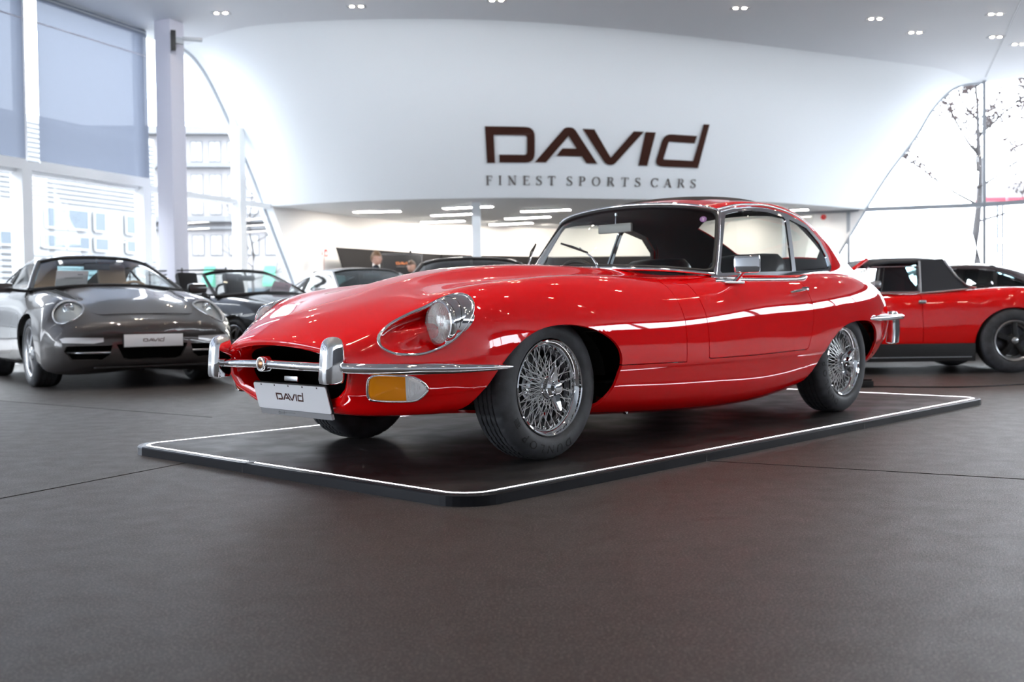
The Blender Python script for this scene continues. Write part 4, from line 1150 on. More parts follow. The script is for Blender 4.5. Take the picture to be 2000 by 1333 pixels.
def text_mesh(txt, size, th=0.001):
    cu = bpy.data.curves.new('lettering', 'FONT'); cu.body = txt; cu.size = size * 1.4; cu.extrude = th / 2; cu.resolution_u = 2
    o = bpy.data.objects.new('lettering', cu); COL.objects.link(o)
    dg = bpy.context.evaluated_depsgraph_get(); me = bpy.data.meshes.new_from_object(o.evaluated_get(dg))
    v = [tuple(p.co) for p in me.vertices]; f = [tuple(p.vertices) for p in me.polygons]
    bpy.data.objects.remove(o); bpy.data.curves.remove(cu); bpy.data.meshes.remove(me)
    return v, f
def logo_polys():
    """the five letters of the wordmark, x 0..1.743, y 0..0.345"""
    def P(pts): return [((x - 110) / 1000, (405 - y) / 1000) for x, y in pts]
    D = rounded([(110, 138), (505, 138), (505, 402), (218, 402), (218, 343), (442, 343), (442, 200), (178, 200), (183, 405), (118, 405)], [0, 75, 75, 0, 0, 22, 22, 0, 0, 0], 5)
    A = rounded([(505, 398), (735, 132), (800, 132), (988, 398), (905, 398), (868, 346), (672, 346), (718, 288), (825, 288), (762, 196), (592, 398)], [0, 25, 30, 0, 0, 0, 0, 0, 0, 0, 0], 4)
    V = rounded([(868, 140), (955, 140), (1088, 350), (1265, 143), (1350, 143), (1115, 406), (1055, 406)], [0, 0, 0, 0, 0, 25, 30], 4)
    I = [(1362, 144), (1428, 144), (1388, 404), (1322, 404)]
    C = rounded([(1742, 156), (1727, 214), (1528, 210), (1496, 350), (1728, 354), (1790, 62), (1853, 62), (1772, 410), (1432, 406), (1488, 152)], [0, 0, 8, 8, 0, 0, 0, 0, 60, 60], 5)
    return [P(q) for q in (D, A, V, I, C)]
def stroke_poly(path, wid):
    P = np.array(path, float); n = len(P); L = []; R = []
    for i in range(n):
        t = P[min(i + 1, n - 1)] - P[max(i - 1, 0)]; t = t / np.linalg.norm(t); nn = np.array([-t[1], t[0]])
        w = wid[i] if hasattr(wid, '__len__') else wid
        L.append(tuple(P[i] + nn * w / 2)); R.append(tuple(P[i] - nn * w / 2))
    return L + R[::-1]
def serif_letter(ch):
    """roman capital, height 1: list of outlines and its width"""
    T, h, sf = .13, .045, .09
    def rect(x0, y0, x1, y1): return [(x0, y0), (x1, y0), (x1, y1), (x0, y1)]
    def foot(xc, y, w=.30): return rect(xc - w / 2, y - h / 2 + (h / 2 if y < .5 else -h / 2), xc + w / 2, y + h / 2 + (h / 2 if y < .5 else -h / 2))
    def stem(x, y0=0., y1=1.): return rect(x - T / 2, y0, x + T / 2, y1)
    def arc(cx, cy, rx, ry, a0, a1, thick, thin=.05, n=18):
        pts = []; wd = []
        for i in range(n + 1):
            a = math.radians(a0 + (a1 - a0) * i / n); pts.append((cx + rx * math.cos(a), cy + ry * math.sin(a))); wd.append(thin + (thick - thin) * abs(math.cos(a)))
        return stroke_poly(pts, wd)
    if ch == 'I': return [stem(.15), foot(.15, 0), foot(.15, 1)], .30
    if ch == 'F': return [stem(.17), foot(.17, 0), foot(.17, 1, .34), rect(.17, .955, .62, 1), rect(.575, .76, .62, 1), rect(.17, .50, .50, .545), rect(.47, .42, .50, .63)], .64
    if ch == 'E': return [stem(.17), foot(.17, 0), foot(.17, 1, .34), rect(.17, .955, .64, 1), rect(.60, .78, .64, 1), rect(.17, .50, .52, .545), rect(.49, .42, .52, .63), rect(.17, 0, .68, .045), rect(.635, 0, .68, .24)], .70
    if ch == 'N': return [rect(.13, 0, .18, 1), foot(.155, 0, .28), [(.02, 1), (.22, 1), (.78, 0), (.64, 0)], rect(.70, 0, .75, 1), foot(.725, 1, .28)], .86
    if ch == 'T': return [stem(.38), foot(.38, 0, .34), rect(.02, .955, .74, 1), rect(.02, .76, .065, 1), rect(.695, .76, .74, 1)], .76
    if ch == 'S':
        pts = spline([(.50, .80), (.44, .93), (.30, .975), (.14, .91), (.09, .76), (.17, .62), (.33, .51), (.48, .39), (.53, .24), (.46, .09), (.29, .025), (.12, .08), (.06, .22)], 40)
        return [stroke_poly(pts, [.05 + .09 * math.sin(PI * min(1, max(0, (i - 8) / 24))) for i in range(40)]), rect(.48, .74, .52, 1), rect(.04, 0, .08, .27)], .58
    if ch == 'P': return [stem(.17), foot(.17, 0), foot(.17, 1, .34), rect(.17, .955, .38, 1), arc(.38, .735, .20, .243, 90, -90, .13), rect(.17, .47, .38, .515)], .66
    if ch == 'R': return [stem(.17), foot(.17, 0), foot(.17, 1, .34), rect(.17, .955, .38, 1), arc(.38, .745, .19, .233, 90, -90, .13), rect(.17, .49, .38, .535), [(.34, .51), (.49, .51), (.80, 0), (.64, 0)]], .82
    if ch == 'O': return [arc(.44, .5, .36, .475, 0, 180, .13), arc(.44, .5, .36, .475, 180, 360, .13)], .88
    if ch == 'C': return [arc(.44, .5, .36, .475, 42, 318, .13), rect(.70, .70, .74, 1), rect(.70, .10, .73, .26)], .80
    if ch == 'A': return [[(.36, 1), (.44, 1), (.14, 0), (.09, 0)], [(.36, 1), (.47, 1), (.80, 0), (.65, 0)], rect(.20, .31, .62, .355), foot(.11, 0, .26), foot(.73, 0, .32)], .86
# wordmark on the leaning wall, each letter a slab of its own
_xk = [0, .39, .66, .878, .975, 1.24, 1.255, 1.34, 1.66, 1.743]; _xv = [-.441, .455, 1.111, 1.656, 1.906, 2.53, 2.568, 2.83, 3.669, 3.83]
pm('letter_brown', (.055, .020, .014), .22, coat=.6)
pm('letter_grey', (.10, .085, .08), .4)
for ch, poly, lab in zip('DAVId', logo_polys(), ('glossy brown letter D that starts the big wordmark on the white wall', 'glossy brown letter A with open crossbar, second in the big wordmark', 'glossy brown letter V, middle of the big wordmark', 'glossy brown straight letter I, fourth in the big wordmark', 'glossy brown letter d with tall stem ending the big wordmark')):
    put_letter('wall_letter', lab, poly, lambda x: float(np.interp(x, _xk, _xv)), lambda y: 3.445 + 2.22 * y, MATS['letter_brown'], 'letters of the big wordmark', cat='sign letter')
_ord = ('first', 'second', 'third', 'fourth', 'fifth', 'sixth')
for word, xa, xb in (('FINEST', -.455, .865), ('SPORTS', 1.075, 2.526), ('CARS', 2.735, 3.655)):
    L = [serif_letter(c) for c in word]; hgt = .158
    WX = 1.22; ws = [w * hgt * WX for _, w in L]; gap = ((xb - xa) - sum(ws)) / (len(word) - 1); x = xa
    for i, (c, (polys, w)) in enumerate(zip(word, L)):
        cx = x + ws[i] / 2; cz = 3.072 + hgt / 2; cy = wall_pt(cx, cz); V = []; Fs = []
        for p in polys:
            v, f = poly2_geo([p], 1.0); o = len(V)
            for a, b_, z in v:
                X = x + a * hgt * WX; Z = 3.072 + b_ * hgt; V.append((X - cx, wall_pt(X, Z) - .012 - .012 * z - cy, Z - cz))
            Fs += [tuple(q + o for q in t) for t in f]
        o = mk('tagline_letter', V, Fs, MATS['letter_grey']); o.location = (cx, cy, cz)
        tag(o, '%s letter %s of the word %s in the small dark tagline' % (_ord[i], c, word), 'sign letter', 'letters of the small tagline')
        x += ws[i] + gap
# ================================================================== LIT PLATFORM
noise_mat('deck_black', (.010, .0095, .010), (.020, .018, .018), 5, .34, .50, bump=.35, bscale=300, detail=8, speck=(95, .80, (.35, .35, .36)))
pm('profile_black', (.014, .015, .019), .30, .5)
pm('profile_steel', (.40, .42, .45), .28, .9)
pf = thing('display_platform', 'low black platform with a glowing white edge under the red coupe', 'platform', (-.1619, 3.6568, 0), .8223)
PL, PW, TH, OFS, CR = 4.9847, 2.3187, .042, .05, .17
def rrect(o, r, seg=10):
    out = []
    for cx, cy, a0 in ((PL + o - r, PW + o - r, 0), (-o + r, PW + o - r, 90), (-o + r, -o + r, 180), (PL + o - r, -o + r, 270)):
        out += [(cx + r * math.cos(math.radians(a0 + 90 * i / seg)), cy + r * math.sin(math.radians(a0 + 90 * i / seg))) for i in range(seg + 1)]
    return out
inner = rrect(-.009, CR - .059); n = len(inner)
v, f = poly2_geo([inner], .030); mk('deck', [(x, y, z + .0117) for x, y, z in v], f, MATS['deck_black'], pf)
a = rrect(-.0085, CR - .0585); b_ = rrect(.0085, CR - .0415)
V = [(x, y, .0405) for x, y in a] + [(x, y, .0425) for x, y in [((p[0] + q[0]) / 2, (p[1] + q[1]) / 2) for p, q in zip(a, b_)]] + [(x, y, .0405) for x, y in b_]
q = [(i, (i + 1) % n, n + (i + 1) % n, n + i) for i in range(n)] + [(n + i, n + (i + 1) % n, 2 * n + (i + 1) % n, 2 * n + i) for i in range(n)]
ls = mk('light_strip', V, q, MATS['led_white'], pf)
# aluminium profile round the edge, in jointed lengths
out_ = rrect(OFS, CR); mid = rrect(.009, CR - .041); gro = rrect(.030, CR - .02)
segs = [(0, 10), (10, 11), (11, 21), (21, 22), (22, 32), (32, 33), (33, 43), (43, 44)]
def prof_piece(i0, i1, t0, t1, name, mat):
    idx = [i % n for i in range(i0, i1 + 1)]
    prof = [(0, .0), (0, .036), (.004, .041), (.017, .0412), (.018, .0385), (.022, .0385), (.023, .0412), (.041, .0412)]
    V = []
    pts = []
    for j, i in enumerate(idx):
        pts.append((np.array(out_[i]), np.array(mid[i])))
    if len(pts) == 2: pts = [(pts[0][0] * (1 - t) + pts[1][0] * t, pts[0][1] * (1 - t) + pts[1][1] * t) for t in (t0, t1)]
    for o, m_ in pts:
        for d_, z in prof: p = o + (m_ - o) * d_ / .041; V.append((p[0], p[1], z))
    k = len(prof)
    mk(name, V, [(i * k + j, (i + 1) * k + j, (i + 1) * k + j + 1, i * k + j + 1) for i in range(len(pts) - 1) for j in range(k - 1)], mat, pf)
bk = MATS['profile_black']
for i0, i1 in ((0, 10), (11, 21), (22, 32), (33, 43)): prof_piece(i0, i1, 0, 1, 'corner_profile', bk if i0 != 11 else MATS['profile_steel'])
for i0, cutsP in ((10, [0, .33, .66, 1]), (21, [0, .42, 1]), (32, [0, .28, .62, 1]), (43, [0, .5, 1])):
    for t0, t1 in zip(cutsP, cutsP[1:]): prof_piece(i0, i0 + 1, t0 + (.0004 if t0 else 0), t1 - (.0004 if t1 < 1 else 0), 'edge_profile', bk)
q = MB(); q.box((-.052, 1.30, .0405), (.012, 1.345, .0432)); q.build('profile_joint', MATS['profile_black'], pf)
# small black block behind the platform and the thin cable on the right
q = MB(); q.box((-.09, -.05, 0), (.09, .05, .055)); q.box((-.02, -.04, .055), (.08, .04, .075))
o = q.build('power_adapter', MATS['black_trim'], bevel=.006); o.location = (2.95, 8.92, 0); tag(o, 'small black box on the floor behind the rear wheel of the red coupe', 'power supply')
tag(tube('power_cable', [tuple(p) for p in spline([(3.02, 8.93, .006), (3.35, 8.80, .006), (3.8, 8.75, .006), (4.3, 8.95, .006), (4.9, 9.10, .006), (6.0, 9.30, .006), (7.5, 9.1, .006)], 60)], .006, MATS['black_trim'], None, 6), 'thin black cable running across the floor in front of the red targa car', 'cable')
# ================================================================== THE OTHER CARS
def paint(name, col, metal=.0, rough=.4, spec=.3, coat=1.0):
    m = pm(name, col, rough, metal, coat, spec, coat_rough=.015); m.node_tree.nodes['Principled BSDF'].inputs['Coat IOR'].default_value = 1.7; return m
paint('paint_graphite', (.062, .057, .056), .45, .36).node_tree.nodes['Principled BSDF'].inputs['Coat IOR'].default_value = 1.5
paint('paint_black', (.008, .008, .009))
paint('paint_silver', (.55, .56, .58), .6, .35)
paint('paint_maroon', (.035, .012, .014))
paint('paint_signal_red', (.80, .003, .003), 0, .5, 0.)
pm('tan_leather', (.55, .37, .23), .5); pm('tan_trim', (.35, .22, .13), .6)
pm('alloy', (.55, .56, .58), .28, .9); pm('alloy_black', (.012, .012, .013), .35)
pm('lamp_grey', (.50, .51, .53), .3, .6, .6); pm('drl_glass', (.72, .73, .75), .18, .2, .6); pm('paper', (.95, .95, .97), .7); pm('paper_pink', (.80, .66, .72), .7)
pm('vinyl_black', (.024, .028, .036), .5)
glass_mat('teal_glass', (.55, .86, .90), 1.5)
pm('window_teal', (.03, .20, .26), .1)
def alloy_wheel(par, R, RR, wid, mat, spokes=5, twin=True, rimm=None, hubm=None):
    mt = dict(tyre=MATS['tyre'], chrome=MATS['chrome'], steel=MATS['steel'])
    wheel_parts(par, mt, False, R, RR, wid, rimmat=rimm or mat)
    b = MB()
    for i in range(spokes):
        t = 2 * PI * i / spokes
        for dt in ((-.13, .13) if twin else (0,)):
            a0, a1 = t + dt * .35, t + dt
            w0, w1 = (.026, .026) if twin else (.05, .085)
            p0 = Vector((.045 * math.cos(a0), .012, .045 * math.sin(a0))); p1 = Vector(((RR - .02) * math.cos(a1), .028, (RR - .02) * math.sin(a1)))
            b.bar(p0, p1, w0, .03, up=(0, 1, 0))
    v, f = lathe_geo([(.0001, .0), (.055, .0), (.07, .008), (.07, .05), (.0001, .05)], 24, 'y'); b.add(v, f)
    tag(b.build('spokes', mat, par, bevel=.004), kind='stuff')
    lathe('hub_cap', [(.0001, -.008), (.028, -.007), (.034, -.002), (.034, .01)], hubm or MATS['steel'], par, 20)
    lathe('brake_disc', [(.0001, .085), (.15, .085), (.15, .11), (.0001, .11)], MATS['rim_dark'], par, 32)
def four_wheels(car, fx, rx, ty, R, RR, wid, mat, **kw):
    w = grp('wheel', car); alloy_wheel(w, R, RR, wid, mat, **kw); w.location = (fx, -ty, R)
    for x, s in ((fx, 1), (rx, -1), (rx, 1)):
        c = copy_tree(w, car); c.location = (x, s * ty, R); c.rotation_euler = (0, .4 * x, 0 if s < 0 else PI)
def seat_pair(car, x, y, m, top=1.0, hr=True):
    for s in (-1, 1):
        st = grp('seat', car)
        b = MB(); b.box((x - .50, s * y - .25, .30), (x, s * y + .25, .46)); b.build('seat_cushion', m, st, bevel=.05)
        b = MB(); M = Matrix.Translation((x, s * y, .40)) @ Matrix.Rotation(.28, 4, 'Y'); b.box((-.05, -.25, 0), (.08, .25, top - .52), M); b.build('seat_backrest', m, st, bevel=.05)
        if hr:
            b = MB(); b.box((-.03, -.15, top - .54), (.07, .15, top - .24), M); b.build('headrest', m, st, bevel=.045)
def T911():
    T = [[(-.935,0,.50),(-.93,.14,.50),(-.925,.24,.495),(-.918,.31,.485),(-.912,.35,.467),(-.905,.37,.447),(-.91,.35,.425),(-.918,.26,.41),(-.93,0,.405)],
         [(-.91,0,.58),(-.905,.27,.575),(-.885,.45,.565),(-.865,.57,.545),(-.84,.65,.505),(-.80,.735,.43),(-.81,.72,.335),(-.835,.60,.235),(-.90,0,.225)],
         [(-.80,0,.645),(-.79,.28,.64),(-.76,.47,.635),(-.72,.62,.63),(-.66,.74,.58),(-.585,.835,.47),(-.585,.84,.32),(-.60,.79,.17),(-.75,0,.165)]]
    def row(x, *yz): T.append([(x, y, z) for y, z in yz])
    row(-.50,(0,.765),(.28,.758),(.47,.745),(.63,.770),(.77,.700),(.865,.54),(.87,.34),(.82,.17),(0,.165))
    row(-.20,(0,.845),(.28,.835),(.47,.812),(.65,.838),(.80,.755),(.885,.58),(.885,.36),(.80,.18),(0,.165))
    row(.15,(0,.915),(.30,.903),(.50,.872),(.67,.877),(.815,.790),(.900,.61),(.895,.36),(.80,.18),(0,.165))
    row(.55,(0,.965),(.32,.955),(.52,.925),(.69,.900),(.82,.810),(.890,.63),(.885,.36),(.79,.19),(0,.165))
    row(1.1,(0,.965),(.35,.96),(.55,.945),(.71,.915),(.83,.820),(.885,.64),(.88,.36),(.79,.19),(0,.165))
    row(1.7,(0,.965),(.35,.96),(.55,.945),(.72,.920),(.85,.820),(.900,.65),(.89,.36),(.80,.19),(0,.165))
    row(2.2,(0,.955),(.35,.95),(.55,.935),(.73,.905),(.875,.810),(.925,.65),(.915,.37),(.82,.20),(0,.17))
    row(2.6,(0,.91),(.35,.90),(.55,.885),(.72,.860),(.86,.780),(.920,.64),(.91,.38),(.81,.21),(0,.18))
    row(3.0,(0,.80),(.33,.79),(.53,.775),(.68,.750),(.80,.690),(.860,.60),(.85,.40),(.76,.22),(0,.20))
    row(3.35,(0,.63),(.30,.625),(.48,.615),(.60,.600),(.69,.570),(.740,.52),(.73,.40),(.65,.25),(0,.22))
    row(3.45,(0,.55),(.27,.55),(.42,.545),(.52,.530),(.58,.510),(.610,.47),(.60,.40),(.52,.28),(0,.26))
    return T
def D911():
    T = [[(1.08,0,1.262),(1.09,.25,1.255),(1.115,.42,1.24),(1.16,.535,1.205),(.86,.640,1.06),(.56,.735,.91),(.56,.75,.86)]]
    def row(x, *yz): T.append([(x, y, z) for y, z in yz])
    row(1.35,(0,1.298),(.25,1.29),(.43,1.27),(.55,1.225),(.645,1.06),(.735,.92),(.75,.86))
    row(1.7,(0,1.298),(.25,1.29),(.43,1.27),(.55,1.222),(.650,1.06),(.740,.92),(.755,.86))
    row(2.1,(0,1.255),(.24,1.247),(.41,1.225),(.52,1.175),(.630,1.04),(.725,.915),(.74,.86))
    row(2.5,(0,1.155),(.22,1.145),(.37,1.12),(.47,1.07),(.580,.98),(.680,.885),(.70,.83))
    row(2.9,(0,1.0),(.20,.99),(.33,.965),(.42,.93),(.500,.87),(.580,.81),(.60,.76))
    row(3.25,(0,.80),(.17,.79),(.28,.77),(.35,.745),(.420,.71),(.480,.66),(.50,.60))
    return T
def sports_coupe(name, label, pt, loc, heading, scale=1.0, roof=True, plate=True, seatm='interior_black', paper=None, trim='black_trim', wheels='alloy', panoramic=False, glass='screen_glass'):
    """rounded rear-engined two-door; heading = direction of the nose in degrees"""
    P = MATS[pt]; blk = MATS['black_trim']
    car = thing(name, label, 'car', (loc[0], loc[1], 0), math.radians(heading + 180)); car.scale = (scale,) * 3
    G = loft_grid(mirror_net(T911()), [4, 8, 8, 8, 10, 10, 10, 10, 8, 8, 8, 8, 4], 6)
    bm = grid_bm(G, out=1)
    for cx in (0, 2.35):
        Q = [(cx + .355 * math.cos(t), .335 + .345 * math.sin(t)) for t in np.linspace(-.2, PI + .2, 30)] + [(cx - .35, .05), (cx + .35, .05)]
        for s in (-1, 1): drop(bm, cut(bm, [(x, s * .8, z) for x, z in Q], (0, 1, 0), lambda c: s * c.y > .60 and abs(c.x - cx) < .45 and c.z < .74))
    cab = [(.47, 0), (.52, .45), (.64, .66), (2.1, .66), (2.5, .50), (2.5, 0)]
    drop(bm, cut(bm, [(x, y, .9) for x, y in cab] + [(x, -y, .9) for x, y in cab[1:-1]], (0, 0, 1), lambda c: c.z > .8 and .4 < c.x < 2.6 and abs(c.y) < .7))
    lampf = {}
    for s in (-1, 1):
        E_ = [(-.56 + 0, s * (.630 + .132 * math.cos(t)), .675 + .158 * math.sin(t)) for t in np.linspace(0, 2 * PI, 33)[:-1]]
        d = Vector((1, -.35 * s, -.45))
        fs = cut(bm, E_, d, lambda c: s * c.y > .40 and -.85 < c.x < -.25 and c.z > .50)
        lampf[s] = take(bm, fs)
        DR = [(-.8, s * y, z) for y, z in ((.42, .455), (.72, .462), (.755, .45), (.74, .415), (.50, .405), (.42, .42))]
        dr = take(bm, cut(bm, DR, (1, 0, 0), lambda c: s * c.y > .3 and c.x < -.4 and .36 < c.z < .5))
        bmesh.ops.translate(dr, verts=dr.verts[:], vec=(-.004, 0, 0)); bmo('running_lamp', dr, MATS['drl_glass'], car, True, norm=False)
        IN = [(-.8, s * y, z) for y, z in ((.345, .388), (.71, .385), (.73, .34), (.67, .262), (.43, .258), (.37, .30))]
        drop(bm, cut(bm, IN, (1, 0, 0), lambda c: s * c.y > .25 and c.x < -.4 and .2 < c.z < .45))
        b = MB(); b.tube([(-.90, s * .36, .325), (-.86, s * .55, .325), (-.74, s * .71, .325)], .010, 8); b.build('intake_slat', MATS['alloy'], car, True)
    CI = [(-.9, y, z) for y, z in ((-.315, .395), (.315, .395), (.255, .272), (.21, .256), (-.21, .256), (-.255, .272))]
    drop(bm, cut(bm, CI, (1, 0, 0), lambda c: abs(c.y) < .36 and c.x < -.8 and .22 < c.z < .44))
    HD = [(-.86, 0), (-.80, .42), (-.45, .50), (.30, .56), (.36, .4), (.36, 0)]
    flange(bm, .02)
    bmo('body_shell', bm, P, car, True, norm=False)
    for s in (-1, 1):                 # luggage lid line
        tube('lid_line', [(x, s * y, z) for x, y, z in spline([(-.76, .0, .664), (-.755, .30, .661), (-.70, .43, .664), (-.45, .50, .762), (0, .515, .856), (.36, .55, .91)], 30)], .004, blk, car, 6)
        lm = lampf[s]; bd = [v.co.copy() for v in lm.verts if v.is_boundary]
        c = sum(bd, Vector()) / len(bd); nrm = Vector((-.86, .30 * s, .40)).normalized()
        hd = grp('headlight', car)
        u = nrm.cross(Vector((0, 0, 1))).normalized(); w_ = u.cross(nrm)
        bd.sort(key=lambda p: math.atan2((p - c).dot(w_), (p - c).dot(u)))
        tube('lamp_ring', [p + nrm * .002 for p in bd[::max(1, len(bd) // 40)]], .008, MATS['alloy'], hd, 6, True)
        bk = lm.copy(); bmesh.ops.translate(bk, verts=bk.verts[:], vec=-nrm * .03); bmo('lamp_bowl', bk, MATS['lamp_grey'], hd, True, norm=False)
        bmesh.ops.translate(lm, verts=lm.verts[:], vec=nrm * .003); bmo('lamp_lens', lm, MATS['car_glass'], hd, True, norm=False)
        for du, dw, r in ((.0, .045, .048), (-.035, -.055, .034), (.05, -.05, .03)):
            q = c + u * du * s + w_ * dw - nrm * .03
            M = nrm.to_track_quat('Z', 'Y').to_matrix().to_4x4(); M.translation = q
            v, f = lathe_geo([(r, 0), (r, .018), (r * .85, .022), (r * .8, .012), (r * .5, .02), (.0001, .026)], 20, 'z')
            mk('projector', [tuple(M @ Vector(p)) for p in v], f, MATS['chrome'], hd, True, 40)
    t = G[0]; n = len(t); mk('nose_panel', [tuple(p) for p in t] + [(-.938, 0, .45)], [(i + 1, i, n) for i in range(n - 1)], P, car, True)
    t = G[-1]; mk('tail_panel', [tuple(p) for p in t] + [(3.47, 0, .42)], [(i, i + 1, n) for i in range(n - 1)], P, car, True)
    b = MB(); b.box((-.78, -.62, .24), (-.60, .62, .42)); b.build('intake_box', MATS['void'], car)
    b = MB(); b.box((-.6, -.58, .19), (3.2, .58, .30)); b.box((.45, -.74, .19), (1.9, .74, .45)); b.box((-.5, -.56, .25), (.5, .56, .6)); b.box((1.9, -.56, .25), (3.2, .56, .6)); b.build('underbody', MATS['void'], car)
    b = MB(); b.box((-.925, -.50, .185), (-.86, .50, .200)); b.build('front_lip', blk, car, bevel=.006)
    # windscreen
    WS = [[(.36, 0, .955), (.38, .25, .95), (.43, .47, .935), (.50, .62, .92), (.56, .735, .91)], [(.70, 0, 1.125), (.715, .23, 1.118), (.75, .42, 1.103), (.80, .55, 1.085), (.86, .64, 1.06)], [(1.08, 0, 1.262), (1.088, .2, 1.257), (1.105, .36, 1.245), (1.13, .46, 1.225), (1.16, .535, 1.205)]]
    GW = loft_grid(mirror_net(WS), 8, 5); bmo('windscreen', grid_bm(GW), MATS[glass], car, True)
    a, b_ = GW.shape[:2]
    rim = [GW[0, j] for j in range(b_)] + [GW[i, -1] for i in range(1, a)] + [GW[-1, j] for j in range(b_ - 2, -1, -1)] + [GW[i, 0] for i in range(a - 2, 0, -1)]
    tube('windscreen_frame', rim, .016 if roof else .022, blk, car, 8, True)
    if roof:
        for i in (0, -1): tube('pillar', [GW[r, i] + np.array([.012, 0, -.004]) for r in range(a)], .030, P, car, 8)
        tube('header', [GW[-1, j] + np.array([.02, 0, .0]) for j in range(b_)], .022, P, car, 8)
        D = loft_grid(mirror_net(D911()), [8, 8, 8, 8, 8, 8], [3, 6, 6, 6, 6, 6, 6, 6, 6, 6, 6, 3]); dm = grid_bm(D, out=1)
        DG = [(.64, .938), (1.78, .945), (2.28, .955), (2.30, .97), (2.12, 1.08), (1.90, 1.155), (1.6, 1.195), (1.30, 1.198), (1.17, 1.175)]
        for s in (-1, 1):
            g = take(dm, cut(dm, [(x, s * .6, z) for x, z in DG], (0, 1, 0), lambda c: s * c.y > .42 and .5 < c.x < 2.5 and .9 < c.z < 1.23))
            bmesh.ops.translate(g, verts=g.verts[:], vec=(0, -s * .005, 0)); bmo('side_glass', g, MATS['car_glass'], car, True, norm=False)
            tube('window_trim', [(x, s * np.interp(z, [.92, 1.06, 1.22], [.735, .648, .548]), z) for x, z in spline(DG[2:] + DG[:1], 30)], .007, MATS[trim], car, 6)
            q = MB(); q.bar((1.78, s * .73, .945), (1.86, s * .575, 1.165), .05, .02); q.build('pillar', blk, car)
        bl = [(2.22, -.36), (2.80, -.28), (2.80, .28), (2.22, .36)]
        rg = take(dm, cut(dm, [(x, y, 1.1) for x, y in bl], (0, 0, 1), lambda c: 2.1 < c.x < 2.9 and abs(c.y) < .4 and c.z > .9))
        bmo('rear_glass', rg, MATS['teal_glass'], car, True, norm=False)
        ln = dm.copy(); ln.normal_update()
        for v in ln.verts: v.co -= v.normal * .012
        drop(ln, [f for f in ln.faces if f.calc_center_median().z < .9])
        bmo('headlining', ln, MATS['tan_trim' if seatm == 'tan_leather' else 'interior_black'], car, True, norm=False)
        if panoramic:
            pv = [[(x, y, 0) for y in np.linspace(-.42, .42, 9)] for x in np.linspace(1.13, 1.95, 9)]
            from mathutils.bvhtree import BVHTree
            bv = BVHTree.FromBMesh(dm); Gp = np.array(pv)
            for i in range(9):
                for j in range(9): Gp[i, j, 2] = bv.ray_cast(Vector((Gp[i, j, 0], Gp[i, j, 1], 2)), Vector((0, 0, -1)))[0].z + (.006 if 0 < i < 8 and 0 < j < 8 else -.002)
            bmo('glass_roof', grid_bm(Gp), MATS['paint_black'], car, True)
        bmo('roof', dm, P, car, True, norm=False)
    else:
        b = MB(); b.box((2.0, -.62, .86), (2.65, .62, .985)); b.build('folded_top', MATS['vinyl_black'], car, bevel=.05)
        q = MB()
        for s in (-1, 1): q.tube(spline([(2.0, s * .52, .92), (2.02, s * .50, 1.08), (2.03, s * .36, 1.12), (2.03, s * .22, 1.08), (2.02, s * .20, .92)], 16), .018, 8)
        tag(q.build('roll_hoops', MATS['alloy_black'], car, True, norm=False), kind='stuff')
    # cabin
    ib = MATS['interior_black']
    b = MB(); b.box((.5, -.66, .26), (2.4, .66, .31)); b.box((.6, -.1, .3), (2.0, .1, .55)); b.box((2.1, -.6, .3), (2.45, .6, .90)); b.build('cabin_floor', ib, car)
    for s in (-1, 1):
        b = MB(); b.box((.66, min(s * .66, s * .68), .3), (2.2, max(s * .66, s * .68), .905)); b.build('door_lining', ib, car)
    b = MB(); b.box((.55, -.62, .66), (.88, .62, .915)); b.build('dashboard', ib, car, bevel=.05)
    sw = MB(); Ms = Matrix.Translation((1.02, -.36, .84)) @ Matrix.Rotation(math.radians(-25), 4, 'Y')
    sw.tube([Ms @ Vector((0, .185 * math.cos(t), .185 * math.sin(t))) for t in np.linspace(0, 2 * PI, 25)[:-1]], .016, 8, True); sw.bar(Ms @ Vector((0, -.17, 0)), Ms @ Vector((0, .17, 0)), .03, .06)
    sw.build('steering_wheel', MATS[seatm], car, True, 50)
    seat_pair(car, 1.62, .36, MATS[seatm], 1.14)
    b = MB(); b.box((.99, -.13, 1.13), (1.02, .13, 1.20)); b.bar((1.0, 0, 1.19), (1.04, 0, 1.25), .03, .02); b.build('interior_mirror', blk, car, bevel=.01)
    for s in (-1, 1):
        em = grp('door_mirror', car); b = MB(); b.bar((.70, s * .74, .90), (.73, s * .90, .915), .06, .03); b.build('mirror_stalk', blk, em)
        b = MB(); b.box((.67, s * .96 - .10, .885), (.77, s * .96 + .10, .985)); b.build('mirror_head', P, em, bevel=.035)
    if paper:
        b = MB(); M = Matrix.Translation((.62, paper[0], .985)) @ Matrix.Rotation(-.55, 4, 'Y') @ Matrix.Rotation(paper[1], 4, 'X'); b.box((-.002, -.15, -.075), (.002, .15, .135), M); o = b.build('price_card', MATS[paper[2]], car)
        b = MB(); b.box((-.004, -.10, .09), (-.0025, -.05, .10), M); b.box((-.004, -.10, .05), (-.0025, .07, .055), M); tag(b.build('card_print', MATS['plate_grey'], o), kind='stuff')
    if plate:
        pl = grp('licence_plate', car); pl.location = (-.955, 0, .425)
        b = MB(); b.box((0, -.265, -.06), (.022, .265, .06)); b.build('plate_holder', blk, pl, bevel=.004)
        b = MB(); b.box((-.004, -.26, -.055), (.001, .26, .055)); b.build('plate_panel', MATS['plate_white'], pl, bevel=.002)
        sx = .19 / 1.743; v, f = poly2_geo([[(x * sx - .095, y * sx - .012) for x, y in p] for p in logo_polys()], .001)
        mk('plate_logo', [(-.0042 - z, -x, y) for x, y, z in v], f, MATS['logo_brown'], pl)
    four_wheels(car, 0, 2.35, .855, .322, .237, .23, MATS[wheels])
    return car
